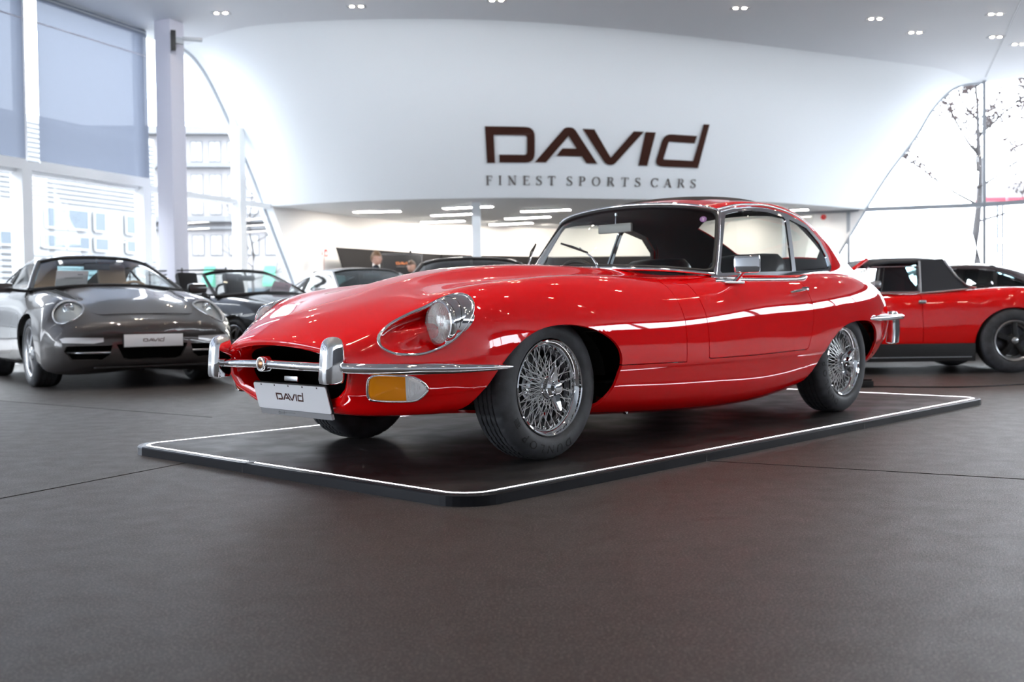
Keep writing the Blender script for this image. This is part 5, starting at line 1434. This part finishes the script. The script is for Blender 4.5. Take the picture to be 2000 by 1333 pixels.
sports_coupe('coupe_car', 'dark grey rounded sports coupe with tan headrests facing the viewer by the left windows', 'paint_graphite', (-3.98, 10.85), -55, 1.06, True, True, 'tan_leather', (.34, 0, 'paper'), panoramic=True)
sports_coupe('convertible_car', 'black open convertible with a pinkish card behind its windscreen', 'paint_black', (-2.76, 13.3), -42, 1.0, False, False, 'interior_black', (-.25, .12, 'paper_pink'))
sports_coupe('coupe_car', 'silver white coupe with teal windscreen behind the red bonnet', 'paint_silver', (-1.52, 15.5), -54, 1.08, True, False, glass='teal_glass')
sports_coupe('coupe_car', 'dark coupe of which only the curved roof shows above the red bonnet', 'paint_black', (-.36, 10.5), -86, 1.0, True, False)
sports_coupe('coupe_car', 'dark maroon fastback with chrome window trim at the right frame edge, behind the red targa', 'paint_maroon', (4.95, 15.4), 184, 1.0, True, False, trim='chrome')
# ---- red mid-engined car with a black targa roof
def targa_car():
    P = MATS['paint_signal_red']; blk = MATS['black_trim']; vin = MATS['vinyl_black']; chrome = MATS['chrome']
    car = thing('targa_car', 'red two-seater with black targa roof and black sail panel right of the red coupe', 'car', (2.57, 11.36, 0), math.radians(0))
    T = [[(-.73,0,.52),(-.73,.3,.52),(-.725,.5,.515),(-.715,.6,.50),(-.71,.63,.47),(-.705,.64,.42),(-.71,.62,.34),(-.72,.55,.28),(-.73,0,.27)]]
    def row(x, *yz): T.append([(x, y, z) for y, z in yz])
    row(-.66,(0,.60),(.32,.60),(.55,.605),(.66,.60),(.72,.55),(.745,.45),(.74,.32),(.66,.22),(0,.2))
    row(-.35,(0,.70),(.34,.70),(.58,.72),(.68,.74),(.755,.68),(.79,.52),(.785,.33),(.70,.2),(0,.18))
    row(0,(0,.75),(.35,.75),(.60,.765),(.69,.785),(.77,.72),(.815,.55),(.805,.33),(.70,.2),(0,.18))
    row(.5,(0,.79),(.35,.79),(.60,.795),(.70,.795),(.77,.73),(.80,.56),(.79,.32),(.71,.25),(0,.2))
    row(1.0,(0,.80),(.35,.80),(.60,.80),(.71,.795),(.772,.73),(.80,.56),(.79,.32),(.71,.25),(0,.2))
    row(1.6,(0,.805),(.35,.805),(.60,.805),(.71,.80),(.772,.735),(.80,.56),(.79,.32),(.71,.25),(0,.2))
    row(2.05,(0,.84),(.35,.84),(.60,.84),(.70,.832),(.778,.765),(.815,.58),(.80,.32),(.71,.25),(0,.2))
    row(2.45,(0,.865),(.35,.865),(.60,.865),(.70,.855),(.79,.785),(.84,.61),(.825,.34),(.72,.25),(0,.2))
    row(2.9,(0,.84),(.35,.84),(.60,.835),(.69,.82),(.77,.755),(.81,.59),(.80,.36),(.70,.26),(0,.22))
    row(3.2,(0,.75),(.33,.75),(.58,.745),(.66,.725),(.72,.68),(.745,.56),(.735,.39),(.65,.28),(0,.25))
    row(3.26,(0,.68),(.31,.68),(.55,.675),(.62,.66),(.67,.63),(.69,.54),(.68,.42),(.60,.33),(0,.30))
    G = loft_grid(mirror_net(T), [4, 8, 8, 10, 10, 10, 8, 8, 8, 8, 4], 6); bm = grid_bm(G, out=1)
    for cx, r in ((0, .36), (2.45, .385)):
        Q = [(cx + r * math.cos(t), .31 + (r - .035) * math.sin(t)) for t in np.linspace(-.1, PI + .1, 30)] + [(cx - r, .05), (cx + r, .05)]
        for s in (-1, 1): drop(bm, cut(bm, [(x, s * .8, z) for x, z in Q], (0, 1, 0), lambda c: s * c.y > .58 and abs(c.x - cx) < .5 and c.z < .75))
    cab = [(.80, 0), (.84, .5), (.90, .63), (1.75, .63), (1.78, 0)]
    drop(bm, cut(bm, [(x, y, .9) for x, y in cab] + [(x, -y, .9) for x, y in cab[1:-1]], (0, 0, 1), lambda c: c.z > .7 and .7 < c.x < 1.9 and abs(c.y) < .68))
    for s in (-1, 1):         # door shut line
        for a, b_ in (((1.545, .80), (1.548, .32)), ((.62, .79), (.66, .32))):
            A, B = Vector((a[0], 0, a[1])), Vector((b_[0], 0, b_[1])); n = (B - A).cross(Vector((0, 1, 0))).normalized() * .003
            drop(bm, cut(bm, [A - n, B - n, B + n, A + n], (0, 1, 0), lambda c: s * c.y > .6 and abs(c.x - a[0]) < .2 and c.z > .3))
    flange(bm, .02)
    bmo('body_shell', bm, P, car, True, norm=False)
    t = G[0]; n = len(t); mk('nose_panel', [tuple(p) for p in t] + [(-.735, 0, .4)], [(i + 1, i, n) for i in range(n - 1)], P, car, True)
    t = G[-1]; mk('tail_panel', [tuple(p) for p in t] + [(3.27, 0, .5)], [(i, i + 1, n) for i in range(n - 1)], P, car, True)
    b = MB(); b.box((-.5, -.58, .2), (3.1, .58, .5)); b.box((.38, -.72, .14), (2.06, .72, .34)); b.build('underbody', MATS['void'], car)
    for s in (-1, 1):
        b = MB(); b.box((.36, min(s * .74, s * .805), .125), (2.07, max(s * .74, s * .805), .305)); sl = b.build('sill', blk, car, bevel=.01)
        b = MB(); b.box((.40, min(s * .80, s * .81), .165), (2.03, max(s * .80, s * .81), .172)); b.build('sill_strip', MATS['alloy'], sl)
        # door handle
        b = MB(); b.box((1.50, min(s * .76, s * .80), .705), (1.58, max(s * .76, s * .80), .745)); b.build('door_handle', chrome, car, bevel=.014)
        # sail panel
        pts = [(1.585, 1.150, .60), (1.83, 1.165, .585), (1.865, 1.10, .605), (1.93, .98, .65), (2.06, .850, .70), (1.56, .800, .71)]
        V = [(x, s * y, z) for x, z, y in pts] + [(x, s * (y - .10), z) for x, z, y in pts]; k = len(pts)
        mk('sail_panel', V, [tuple(range(k)), tuple(range(k, 2 * k))[::-1]] + [(i, k + i, k + (i + 1) % k, (i + 1) % k) for i in range(k)], vin, car)
        tube('sail_trim', [(x, s * (y + .004), z) for x, z, y in ((1.58, 1.14, .604), (1.555, .812, .71))], .010, MATS['alloy'], car, 6)
        tube('sail_trim', [(x, s * (y + .002), z) for x, z, y in ((1.84, 1.15, .592), (1.872, 1.09, .608), (1.935, .98, .65), (2.03, .885, .69), (2.12, .862, .70))], .012, MATS['alloy'], car, 6)
        tube('waist_trim', [(.66, s * .722, .808), (1.2, s * .726, .812), (1.56, s * .728, .812), (2.06, s * .718, .852)], .008, MATS['alloy'], car, 6)
        # windscreen pillar in red
        b = MB(); b.tube([(.60, s * .66, .80), (.84, s * .625, 1.02), (1.06, s * .575, 1.165)], [.035, .032, .028], 8, asp=.7); b.build('pillar', P, car, True)
        # door window frame and panes
        fr = [(.70, .825), (1.00, 1.045), (1.10, 1.082), (1.56, 1.085), (1.54, .825)]
        yy = lambda z: .712 - (z - .82) * .33
        tube('window_frame', [(x, s * yy(z), z) for x, z in fr], .008, chrome, car, 6, True)
        tube('window_divider', [(.86, s * yy(.825), .825), (1.06, s * yy(1.08), 1.08)], .012, chrome, car, 6)
        tube('window_divider', [(1.16, s * yy(.825), .825), (1.22, s * yy(1.08), 1.08)], .006, blk, car, 6)
        mk('door_glass', [(x, s * (yy(z) - .004), z) for x, z in fr], [tuple(range(5))], MATS['car_glass'], car)
        em = grp('door_mirror', car); q = MB(); q.box((1.02, min(s * .74, s * .90), .86), (1.10, max(s * .74, s * .90), .94)); q.build('mirror_head', MATS['alloy'], em, bevel=.03)
    # roof panel
    V = []
    xs = [(1.04, 1.150), (1.12, 1.178), (1.3, 1.196), (1.6, 1.198), (1.80, 1.185), (1.845, 1.160)]
    for x, z in xs:
        for y in (-.60, -.585, -.4, 0, .4, .585, .60): V.append((x, y, z - (.0 if abs(y) < .3 else .012 if abs(y) < .5 else .045 if abs(y) < .59 else .075)))
    rf = mk('roof_panel', V, [(i * 7 + j, (i + 1) * 7 + j, (i + 1) * 7 + j + 1, i * 7 + j + 1) for i in range(5) for j in range(6)], vin, car, True)
    md = rf.modifiers.new('s', 'SOLIDIFY'); md.thickness = .03; md.offset = -1
    mk('windscreen', [(.60, -.64, .80), (.60, .64, .80), (1.06, .57, 1.16), (1.06, -.57, 1.16)], [(0, 1, 2, 3)], MATS['car_glass'], car)
    mk('rear_glass', [(1.86, -.55, .85), (1.86, .55, .85), (1.84, .50, 1.14), (1.84, -.50, 1.14)], [(0, 1, 2, 3)], MATS['teal_glass'], car)
    b = MB(); b.box((.62, -.62, .55), (.85, .62, .77)); b.box((.7, -.6, .2), (1.85, .6, .26)); b.build('dashboard', MATS['interior_black'], car, bevel=.03)
    seat_pair(car, 1.62, .33, MATS['interior_black'], .84, False)
    b = MB()
    for i in range(7): b.box((1.95 + i * .10, -.48, .865), (2.0 + i * .10, .48, .885))
    tag(b.build('engine_grille', blk, car), kind='stuff')
    b = MB(); b.tube([(3.22, -.70, .46), (3.30, -.5, .46), (3.32, 0, .46), (3.30, .5, .46), (3.22, .70, .46)], .045, 10); b.build('rear_bumper', blk, car, True)
    four_wheels(car, 0, 2.45, .83, .325, .205, .21, MATS['alloy_black'], twin=False, rimm=MATS['alloy'])
targa_car()
# ================================================================== PEOPLE, SIGNS
pm('skin', (.62, .36, .27), .5); pm('hair_fair', (.16, .085, .04), .55); pm('hair_brown', (.075, .038, .022), .55); pm('cloth_navy', (.012, .014, .020), .8); pm('cloth_dark', (.014, .014, .015), .8); pm('shoe_black', (.01, .01, .01), .4)
pm('eye_white', (.8, .8, .8), .3); pm('lip', (.45, .17, .15), .5); pm('sign_red', (.65, .02, .02), .4); pm('sign_white', (.8, .8, .8), .4); pm('screen_dark', (.02, .02, .022), .3)
emis('screen_orange', (1.0, .34, .14), 1.0); emis('screen_pale', (.9, .75, .7), .45)
def skinned(name, joints, edges, mat, parent, sub=2, root=0):
    me = bpy.data.meshes.new(name); me.from_pydata([j[0] for j in joints], edges, [])
    o = bpy.data.objects.new(name, me); COL.objects.link(o)
    m = o.modifiers.new('skin', 'SKIN'); m.use_smooth_shade = True
    for i, j in enumerate(joints):
        r = j[1]; me.skin_vertices[0].data[i].radius = (r, r) if not hasattr(r, '__len__') else r
    me.skin_vertices[0].data[root].use_root = True
    o.modifiers.new('sub', 'SUBSURF').levels = sub
    dg = bpy.context.evaluated_depsgraph_get(); nm = bpy.data.meshes.new_from_object(o.evaluated_get(dg))
    bpy.data.objects.remove(o); nm.name = name; nm.materials.clear(); nm.materials.append(mat)
    return fin(name, nm, None, parent, True)
def person(label, loc, rz, height, hairm, clothm, turn=0., tilt=0.):
    """standing figure facing -y before rz"""
    p = thing('person', label, 'person', loc, rz); k = height / 1.78
    S = lambda x, y, z: (x * k, y * k, z * k)
    J = [(S(0, 0, .98), (.15 * k, .105 * k)), (S(0, .01, 1.18), (.145 * k, .10 * k)), (S(0, .015, 1.36), (.17 * k, .105 * k)), (S(0, .01, 1.47), (.07 * k, .065 * k)), (S(0, -.005, 1.55), (.055 * k, .058 * k))]
    E_ = [(0, 1), (1, 2), (2, 3), (3, 4)]
    for s in (-1, 1):
        b = len(J)
        J += [(S(s * .18, .01, 1.41), .062 * k), (S(s * .235, .02, 1.14), .048 * k), (S(s * .22, -.06, .92), .036 * k), (S(s * .215, -.085, .86), .030 * k)]
        E_ += [(2, b), (b, b + 1), (b + 1, b + 2), (b + 2, b + 3)]
        c = len(J)
        J += [(S(s * .095, 0, .90), .088 * k), (S(s * .10, -.01, .50), .058 * k), (S(s * .105, .02, .10), .043 * k)]
        E_ += [(0, c), (c, c + 1), (c + 1, c + 2)]
    skinned('clothed_body', J, E_, clothm, p)
    for s in (-1, 1):
        b = MB(); b.tube([S(s * .105, .06, .05), S(s * .105, 0, .055), S(s * .11, -.10, .045), S(s * .112, -.17, .03)], [.045 * k, .048 * k, .042 * k, .025 * k], 10, asp=.8); b.build('shoe', MATS['shoe_black'], p, True)
        w = Vector(S(s * .215, -.095, .84)); J = [(tuple(w), .026 * k), (tuple(w + Vector((0, -.02, -.05)) * k), (.034 * k, .016 * k))]; E_ = [(0, 1)]
        for i, (dx, ln) in enumerate(((-.027, .075), (-.009, .085), (.009, .08), (.026, .062))):
            b0 = len(J); q = w + Vector((dx * .9, -.03, -.075)) * k
            J += [(tuple(q), .0085 * k), (tuple(q + Vector((dx * .2, -.012, -ln * .5)) * k), .008 * k), (tuple(q + Vector((dx * .2, .002, -ln)) * k), .0065 * k)]; E_ += [(1, b0), (b0, b0 + 1), (b0 + 1, b0 + 2)]
        b0 = len(J); J += [(tuple(w + Vector((-s * .03, -.03, -.035)) * k), .010 * k), (tuple(w + Vector((-s * .045, -.045, -.075)) * k), .008 * k)]; E_ += [(0, b0), (b0, b0 + 1)]
        skinned('hand', J, E_, MATS['skin'], p, 1)
    # head
    M = Matrix.Translation(S(0, -.01, 1.655)) @ Matrix.Rotation(turn, 4, 'Z') @ Matrix.Rotation(tilt, 4, 'X') @ Matrix.Scale(k, 4)
    bm = bmesh.new(); bmesh.ops.create_uvsphere(bm, u_segments=28, v_segments=20, radius=1)
    for v in bm.verts:
        x, y, z = v.co; y2 = y
        w = .076 * (1 - .22 * max(0, -z) ** 1.5); d = .096 * (1 - .10 * max(0, -z))
        q = Vector((x * w, y * d + (-.012 if z < -.2 and y < 0 else 0), z * .122))
        if y < -.4 and abs(x) < .22:
            nz = math.exp(-((z + .12) / .16) ** 2) * math.exp(-(x / .12) ** 2); q.y -= .028 * nz
        if y < -.4: q.y += .010 * math.exp(-((z - .12) / .10) ** 2) * math.exp(-((abs(x) - .38) / .16) ** 2)
        if y < -.3 and z < -.55: q.y -= .010 * math.exp(-(x / .3) ** 2)
        v.co = M @ q
    hd = bmo('head', bm, MATS['skin'], p, True)
    for s in (-1, 1):
        b = MB(); v, f = lathe_geo([(.0001, -.010), (.007, -.008), (.010, 0), (.007, .008), (.0001, .010)], 12, 'y'); b.add([M @ Vector((x + s * .031, y - .086, z + .012)) for x, y, z in v], f); b.build('eye', MATS['eye_white'], hd, True)
        b = MB(); v, f = lathe_geo([(.0001, -.012), (.004, -.011), (.005, -.008)], 10, 'y'); b.add([M @ Vector((x + s * .031, y - .0865, z + .012)) for x, y, z in v], f); b.build('iris', MATS['hair_brown'], hd)
        b = MB(); b.tube([M @ Vector((s * .046, -.084, .036)), M @ Vector((s * .030, -.094, .040)), M @ Vector((s * .014, -.094, .036))], .004 * k, 6); b.build('eyebrow', hairm, hd)
        b = MB(); b.tube([M @ Vector((s * .076, .004, .025)), M @ Vector((s * .086, .016, .020)), M @ Vector((s * .085, .016, -.010)), M @ Vector((s * .076, .006, -.030))], [.008 * k, .011 * k, .010 * k, .006 * k], 8); b.build('ear', MATS['skin'], hd, True)
    b = MB(); b.tube([M @ Vector((-.024, -.086, -.058)), M @ Vector((0, -.096, -.056)), M @ Vector((.024, -.086, -.058))], [.003 * k, .007 * k, .003 * k], 8); b.build('mouth', MATS['lip'], hd, True)
    bm = bmesh.new(); bmesh.ops.create_uvsphere(bm, u_segments=28, v_segments=20, radius=1)
    drop(bm, [f for f in bm.faces if f.calc_center_median().z < .30 - .55 * max(0, f.calc_center_median().y + .15) and f.calc_center_median().y < .9 and not (f.calc_center_median().y > .35 and f.calc_center_median().z > -.35)])
    for v in bm.verts:
        x, y, z = v.co; r = 1 + .05 * math.sin(9 * x + 4 * y) * max(0, z)
        v.co = M @ Vector((x * .084 * r, y * .104 * r + .004, z * .134 * r))
    h = bmo('hair', bm, hairm, p, True)
    return p
person('fair haired man in a dark navy jacket standing behind the silver white coupe', (-2.46, 19.3, 0), math.radians(50), 1.81, MATS['hair_fair'], MATS['cloth_navy'], .25)
person('brown haired man in dark clothes in front of the dark wordmark screen', (-2.03, 21.6, 0), math.radians(-25), 1.75, MATS['hair_brown'], MATS['cloth_dark'], -.2, .15)
# hanging screen with the wordmark
t = thing('display_screen', 'wide dark screen with orange wordmark hanging behind the two men', 'screen', (-2.83, 23.25, 1.42), math.radians(12))
q = MB(); q.box((0, -.02, 0), (.88, .03, .56)); q.build('screen_panel', MATS['screen_dark'], t, bevel=.008)
q = MB(); q.box((.60, 0, .55), (.65, .03, .64)); q.build('hanger', MATS['black_trim'], t)
q = MB(); q.box((0, -.024, .548), (.88, -.018, .56)); q.box((.868, -.024, 0), (.88, -.018, .56)); q.build('screen_edge', MATS['steel'], t)
sx = .33 / 1.743; v, f = poly2_geo([[(x * sx + .30, y * sx + .33) for x, y in p] for p in logo_polys()], .001); mk('screen_logo', [(x, -.0205 - z, y) for x, y, z in v], f, MATS['screen_orange'], t)
v, f = text_mesh('FINEST SPORTS CARS', .022, .001); mk('screen_text', [(x + .305, -.0205 - z, y + .275) for x, y, z in v], f, MATS['screen_pale'], t)
q = MB(); q.box((0, 0, 0), (.16, .03, .30)); o = q.build('wall_card', MATS['sign_white'], bevel=.004); o.location = (-3.05, 23.35, 1.62); o.rotation_euler = (0, 0, .2); tag(o, 'white card on the dark panel behind the fair haired man', 'card')
# safety sign on the left wall
s_ = (Vector((-3.95, 22.25)) - W1).dot(WD); sp = WL(s_, 1.965, .02)
t = thing('safety_sign', 'small red and white safety sign on the pale wall left of the dark panel', 'sign', sp, math.atan2(WD.y, WD.x))
q = MB(); q.box((-.115, -.008, -.085), (.115, 0, .085)); q.build('sign_plate', MATS['sign_white'], t, bevel=.003)
q = MB(); q.box((.0, -.011, -.075), (.105, -.0085, .075)); q.build('red_field', MATS['sign_red'], t)
v, f = poly2_geo([[(.025, -.05), (.08, -.05), (.085, -.01), (.06, .05), (.055, .015), (.035, .03)]], .001); mk('flame_mark', [(x, -.0115 - z, y) for x, y, z in v], f, MATS['sign_white'], t)
q = MB(); q.box((-.075, -.010, -.055), (-.045, -.0085, .03)); q.tube([(-.06, -.0095, .03), (-.06, -.0095, .05), (-.035, -.0095, .055)], .006, 6); q.build('extinguisher_mark', MATS['sign_red'], t)
q = MB(); q.tube([(0, -.004, -.085), (0, -.004, -1.0)], .006, 6); q.build('sign_post', MATS['lip'], t)
# round alarm
ap = FR(-.52, 2.72, -.12)
t = thing('fire_alarm', 'round red fire alarm sounder on the white wall by the right glazing', 'alarm', (6.98, 23.60, 2.70), 0)
lathe('alarm_body', [(.0001, -.05), (.03, -.05), (.052, -.035), (.058, -.005), (.058, .02), (.0001, .02)], MATS['sign_red'], t, 28, 'y')
lathe('alarm_cap', [(.0001, -.056), (.018, -.054), (.020, -.048)], MATS['lip'], t, 16, 'y')
# sensor box at the top of the tall post
t = thing('wall_sensor', 'small black box sensor on a bracket at the top of the tall post', 'sensor', (-5.40, 17.15, 5.12), math.radians(20))
q = MB(); q.box((-.04, -.05, -.16), (.04, .05, .16)); q.build('sensor_body', MATS['black_trim'], t, bevel=.01)
q = MB(); q.box((.04, -.03, -.05), (.16, .03, .05)); q.box((.14, -.06, .02), (.45, .06, .06)); q.build('bracket', MATS['frame_grey'], t)
# low black railing by the left glazing
t = thing('railing', 'thin black two-bar railing by the glazing behind the black convertible', 'railing', (-5.95, 17.35, 0), math.radians(-8))
Lr = 1.35
for z in (1.42, 1.355):
    q = MB(); q.tube([(0, 0, z), (Lr, 0, z)], .012, 8); q.build('rail', MATS['black_trim'], t, True)
for x in (.02, .58, Lr - .02):
    q = MB(); q.tube([(x, 0, 0), (x, 0, 1.46)], .012, 8); q.box((x - .10, -.12, 0), (x + .10, .12, .01)); q.build('post', MATS['black_trim'], t)
# ================================================================== OUTSIDE
pm('ext_ground', (.24, .24, .25), .8); pm('ext_white', (.30, .31, .32), .7); pm('ext_wall', (.22, .215, .222), .8); pm('ext_line', (.13, .135, .145), .7); pm('ext_pane', (.07, .095, .12), .3); pm('ext_pane_pale', (.36, .37, .38), .3)
pm('ext_green', (.06, .25, .17), .6); pm('bark', (.045, .043, .046), .9); pm('twig', (.020, .017, .017), .9); pm('leaf_brown', (.050, .036, .036), .8); pm('ext_red', (.25, .02, .04), .6); pm('ext_slat', (.21, .22, .235), .6); pm('ext_post', (.05, .06, .075), .5)
struct(mk('ground', [(-160, -60, -.06), (160, -60, -.06), (160, 160, -.06), (-160, 160, -.06)], [(0, 1, 2, 3)], MATS['ext_ground']))
# clad low building parallel to the left front
t = thing('building', 'low white building with clad bands and window rows outside the left glazing', 'building', FL(7.0, 0, 8.0))
L0 = Vector(t.location)
def A(s, z, o=8.): return Vector(FL(s, z, o)) - L0
q = MB(); v = [A(-14, 0), A(12.3, 0), A(12.3, 5.6), A(-14, 5.6), A(-14, 0, 16), A(12.3, 0, 16), A(12.3, 5.6, 16), A(-14, 5.6, 16)]
q.add(v, [(0, 1, 2, 3), (5, 4, 7, 6), (1, 5, 6, 2), (4, 0, 3, 7), (3, 2, 6, 7)]); q.build('wall', MATS['ext_white'], t)
z = 3.56
while z < 5.5:
    q = MB(); q.bar(A(-14, z, 7.97), A(12.3, z, 7.97), .05, .022); q.build('cladding_band', MATS['ext_slat'], t); z += .115
def win(s0, s1, z0, z1):
    q = MB(); q.bar(A((s0 + s1) / 2, z0, 7.95), A((s0 + s1) / 2, z1, 7.95), s1 - s0, .08, up=(FN.x, FN.y, 0)); f = q.build('window', MATS['ext_pane'], t)
    q = MB()
    for a, b in ((A(s0, z0, 7.93), A(s1, z0, 7.93)), (A(s0, z1, 7.93), A(s1, z1, 7.93)), (A(s0, z0, 7.93), A(s0, z1, 7.93)), (A(s1, z0, 7.93), A(s1, z1, 7.93))): q.bar(a, b, .05, .05)
    q.build('window_frame', MATS['ext_white'], f)
for s0, s1 in ((8.36, 9.0), (9.06, 9.72), (9.95, 10.32), (11.08, 11.42), (6.2, 6.9), (5.2, 5.9)): win(s0, s1, 2.90, 3.40)
for s0, s1 in ((8.24, 8.95), (9.02, 9.74), (9.95, 10.4), (11.08, 11.42), (6.6, 7.4), (5.2, 6.1)): win(s0, s1, 2.40, 2.73)
for i in range(12):
    zz = .7 + i * .14
    q = MB(); q.bar(A(-14, zz, 7.94), A(12.3, zz, 7.94), .04, .08); q.build('louvre', MATS['ext_slat'], t)
# taller old building straight behind the left opening
t = thing('building', 'tall pale building with cornices and window rows beyond the left opening', 'building', (-14, 40, 0), math.radians(6))
q = MB(); q.box((-8, 0, 0), (6.2, 9, 7.5)); q.build('wall', MATS['ext_wall'], t)
for z, h, d in ((7.5, .28, .5), (6.28, .16, .35), (4.22, .20, .4), (3.95, .1, .2)):
    q = MB(); q.box((-8, -d, z), (6.2, .1, z + h)); q.build('cornice', MATS['ext_line'], t)
for zi, (z0, z1) in enumerate(((6.5, 7.3), (5.15, 6.05), (4.5, 5.0), (2.95, 3.75))):
    for i in range(20):
        x0 = -7.6 + i * .68
        if i % 7 == 5: continue
        q = MB(); q.box((x0, -.03, z0), (x0 + .44, .05, z1)); f = q.build('window', MATS['ext_line'], t)
        q = MB(); q.box((x0 + .04, -.05, z0 + .05), (x0 + .205, -.02, z1 - .05)); q.box((x0 + .235, -.05, z0 + .05), (x0 + .40, -.02, z1 - .05)); q.build('pane', MATS['ext_pane_pale'], f)
for x0, x1 in ((2.35, 2.75), (4.6, 5.0)):
    q = MB(); q.add([(x0, -.8, 1.9), (x1, -.8, 1.9), (x1, 0, 2.55), (x0, 0, 2.55), (x0, -.8, 1.75), (x1, -.8, 1.75), (x1, 0, 1.75), (x0, 0, 1.75)], [(0, 1, 2, 3), (4, 5, 1, 0), (0, 3, 7, 4), (1, 5, 6, 2)]); q.build('awning', MATS['ext_green'], t)
for x0 in (-6, -3.5, -1, .8, 3.6):
    q = MB(); q.box((x0, -.04, .1), (x0 + 1.3, .05, 1.7)); q.build('shop_window', MATS['ext_pane'], t)
def tree(name, label, loc, h, spread, seed, leaves, trunk_r, first=.3, levels=3):
    rnd = random.Random(seed); t = thing(name, label, 'tree', loc)
    B = MB(); Lf = []; Br = []
    trunk = [(rnd.uniform(-.02, .02) * i, rnd.uniform(-.02, .02) * i, h * i / 8) for i in range(9)]
    tr = MB(); tr.tube(trunk, [trunk_r * (1 - .85 * i / 8) for i in range(9)], 10); tr.build('trunk', MATS['bark'], t, True)
    def grow(p, d, ln, r, lv):
        pts = [p]; q = p
        for i in range(4):
            d = (d + Vector((rnd.uniform(-.25, .25), rnd.uniform(-.25, .25), rnd.uniform(-.05, .18)))).normalized(); q = q + d * ln / 4; pts.append(q)
            if lv > 0 and i > 0:
                for _ in range(1 + (lv > 1)):
                    s = Vector((rnd.uniform(-1, 1), rnd.uniform(-1, 1), rnd.uniform(-.2, .6))).normalized(); grow(q, (d * .6 + s * .8).normalized(), ln * rnd.uniform(.35, .55), r * .5, lv - 1)
            if lv <= 1 and leaves:
                for _ in range(leaves):
                    Lf.append(q + Vector((rnd.uniform(-.13, .13), rnd.uniform(-.13, .13), rnd.uniform(-.13, .13))))
        B.tube(pts, [r, r * .8, r * .6, r * .45, r * .3], 5)
    n = 9
    for i in range(n):
        z = h * (first + (.95 - first) * i / (n - 1)); a = i * 2.4 + rnd.uniform(-.4, .4)
        grow(Vector((0, 0, z)), Vector((math.cos(a), math.sin(a), .35 + .6 * i / n)).normalized(), spread * (1.1 - .7 * i / n), trunk_r * .28, levels - 1)
    tag(B.build('branches', MATS['twig'], t, norm=False), kind='stuff')
    if leaves:
        V = []; Fc = []
        for p in Lf:
            u = Vector((rnd.uniform(-1, 1), rnd.uniform(-1, 1), rnd.uniform(-1, 1))).normalized() * .068; w = u.cross(Vector((rnd.random(), rnd.random(), rnd.random()))).normalized() * .040
            k = len(V); V += [p - u, p + w, p + u, p - w]; Fc.append((k, k + 1, k + 2, k + 3))
        tag(mk('foliage', V, Fc, MATS['leaf_brown'], t), kind='stuff')
    return t
tree('street_tree', 'young tree with sparse brown leaves and pale trunk beyond the right glazing', (15.0, 34.0, -.06), 8.2, 2.8, 5, 3, .17, .42)
tree('street_tree', 'bare thin tree beyond the slanted left opening, before the tall building', (-8.9, 36.5, -.06), 5.6, 1.5, 11, 0, .07, .35)
# canopy with red edge on a twin mast
t = thing('canopy', 'grey canopy with a red edge on twin posts beyond the right glazing', 'canopy', (18.55, 40.0, -.06))
q = MB(); q.box((-.62, 0, 4.66), (9, .8, 5.38)); q.build('canopy_roof', MATS['ext_wall'], t)
q = MB(); q.box((-.63, -.02, 4.68), (9, .82, 4.82)); q.build('red_edge', MATS['ext_red'], t)
for x in (-.08, .12):
    q = MB(); q.box((x - .03, .1, 0), (x + .03, .2, 5.25)); q.build('post', MATS['ext_post'], t)
q = MB(); q.box((-.16, .05, 3.1), (.20, .25, 3.28)); q.build('cross_plate', MATS['sign_white'], t)
build_hero()
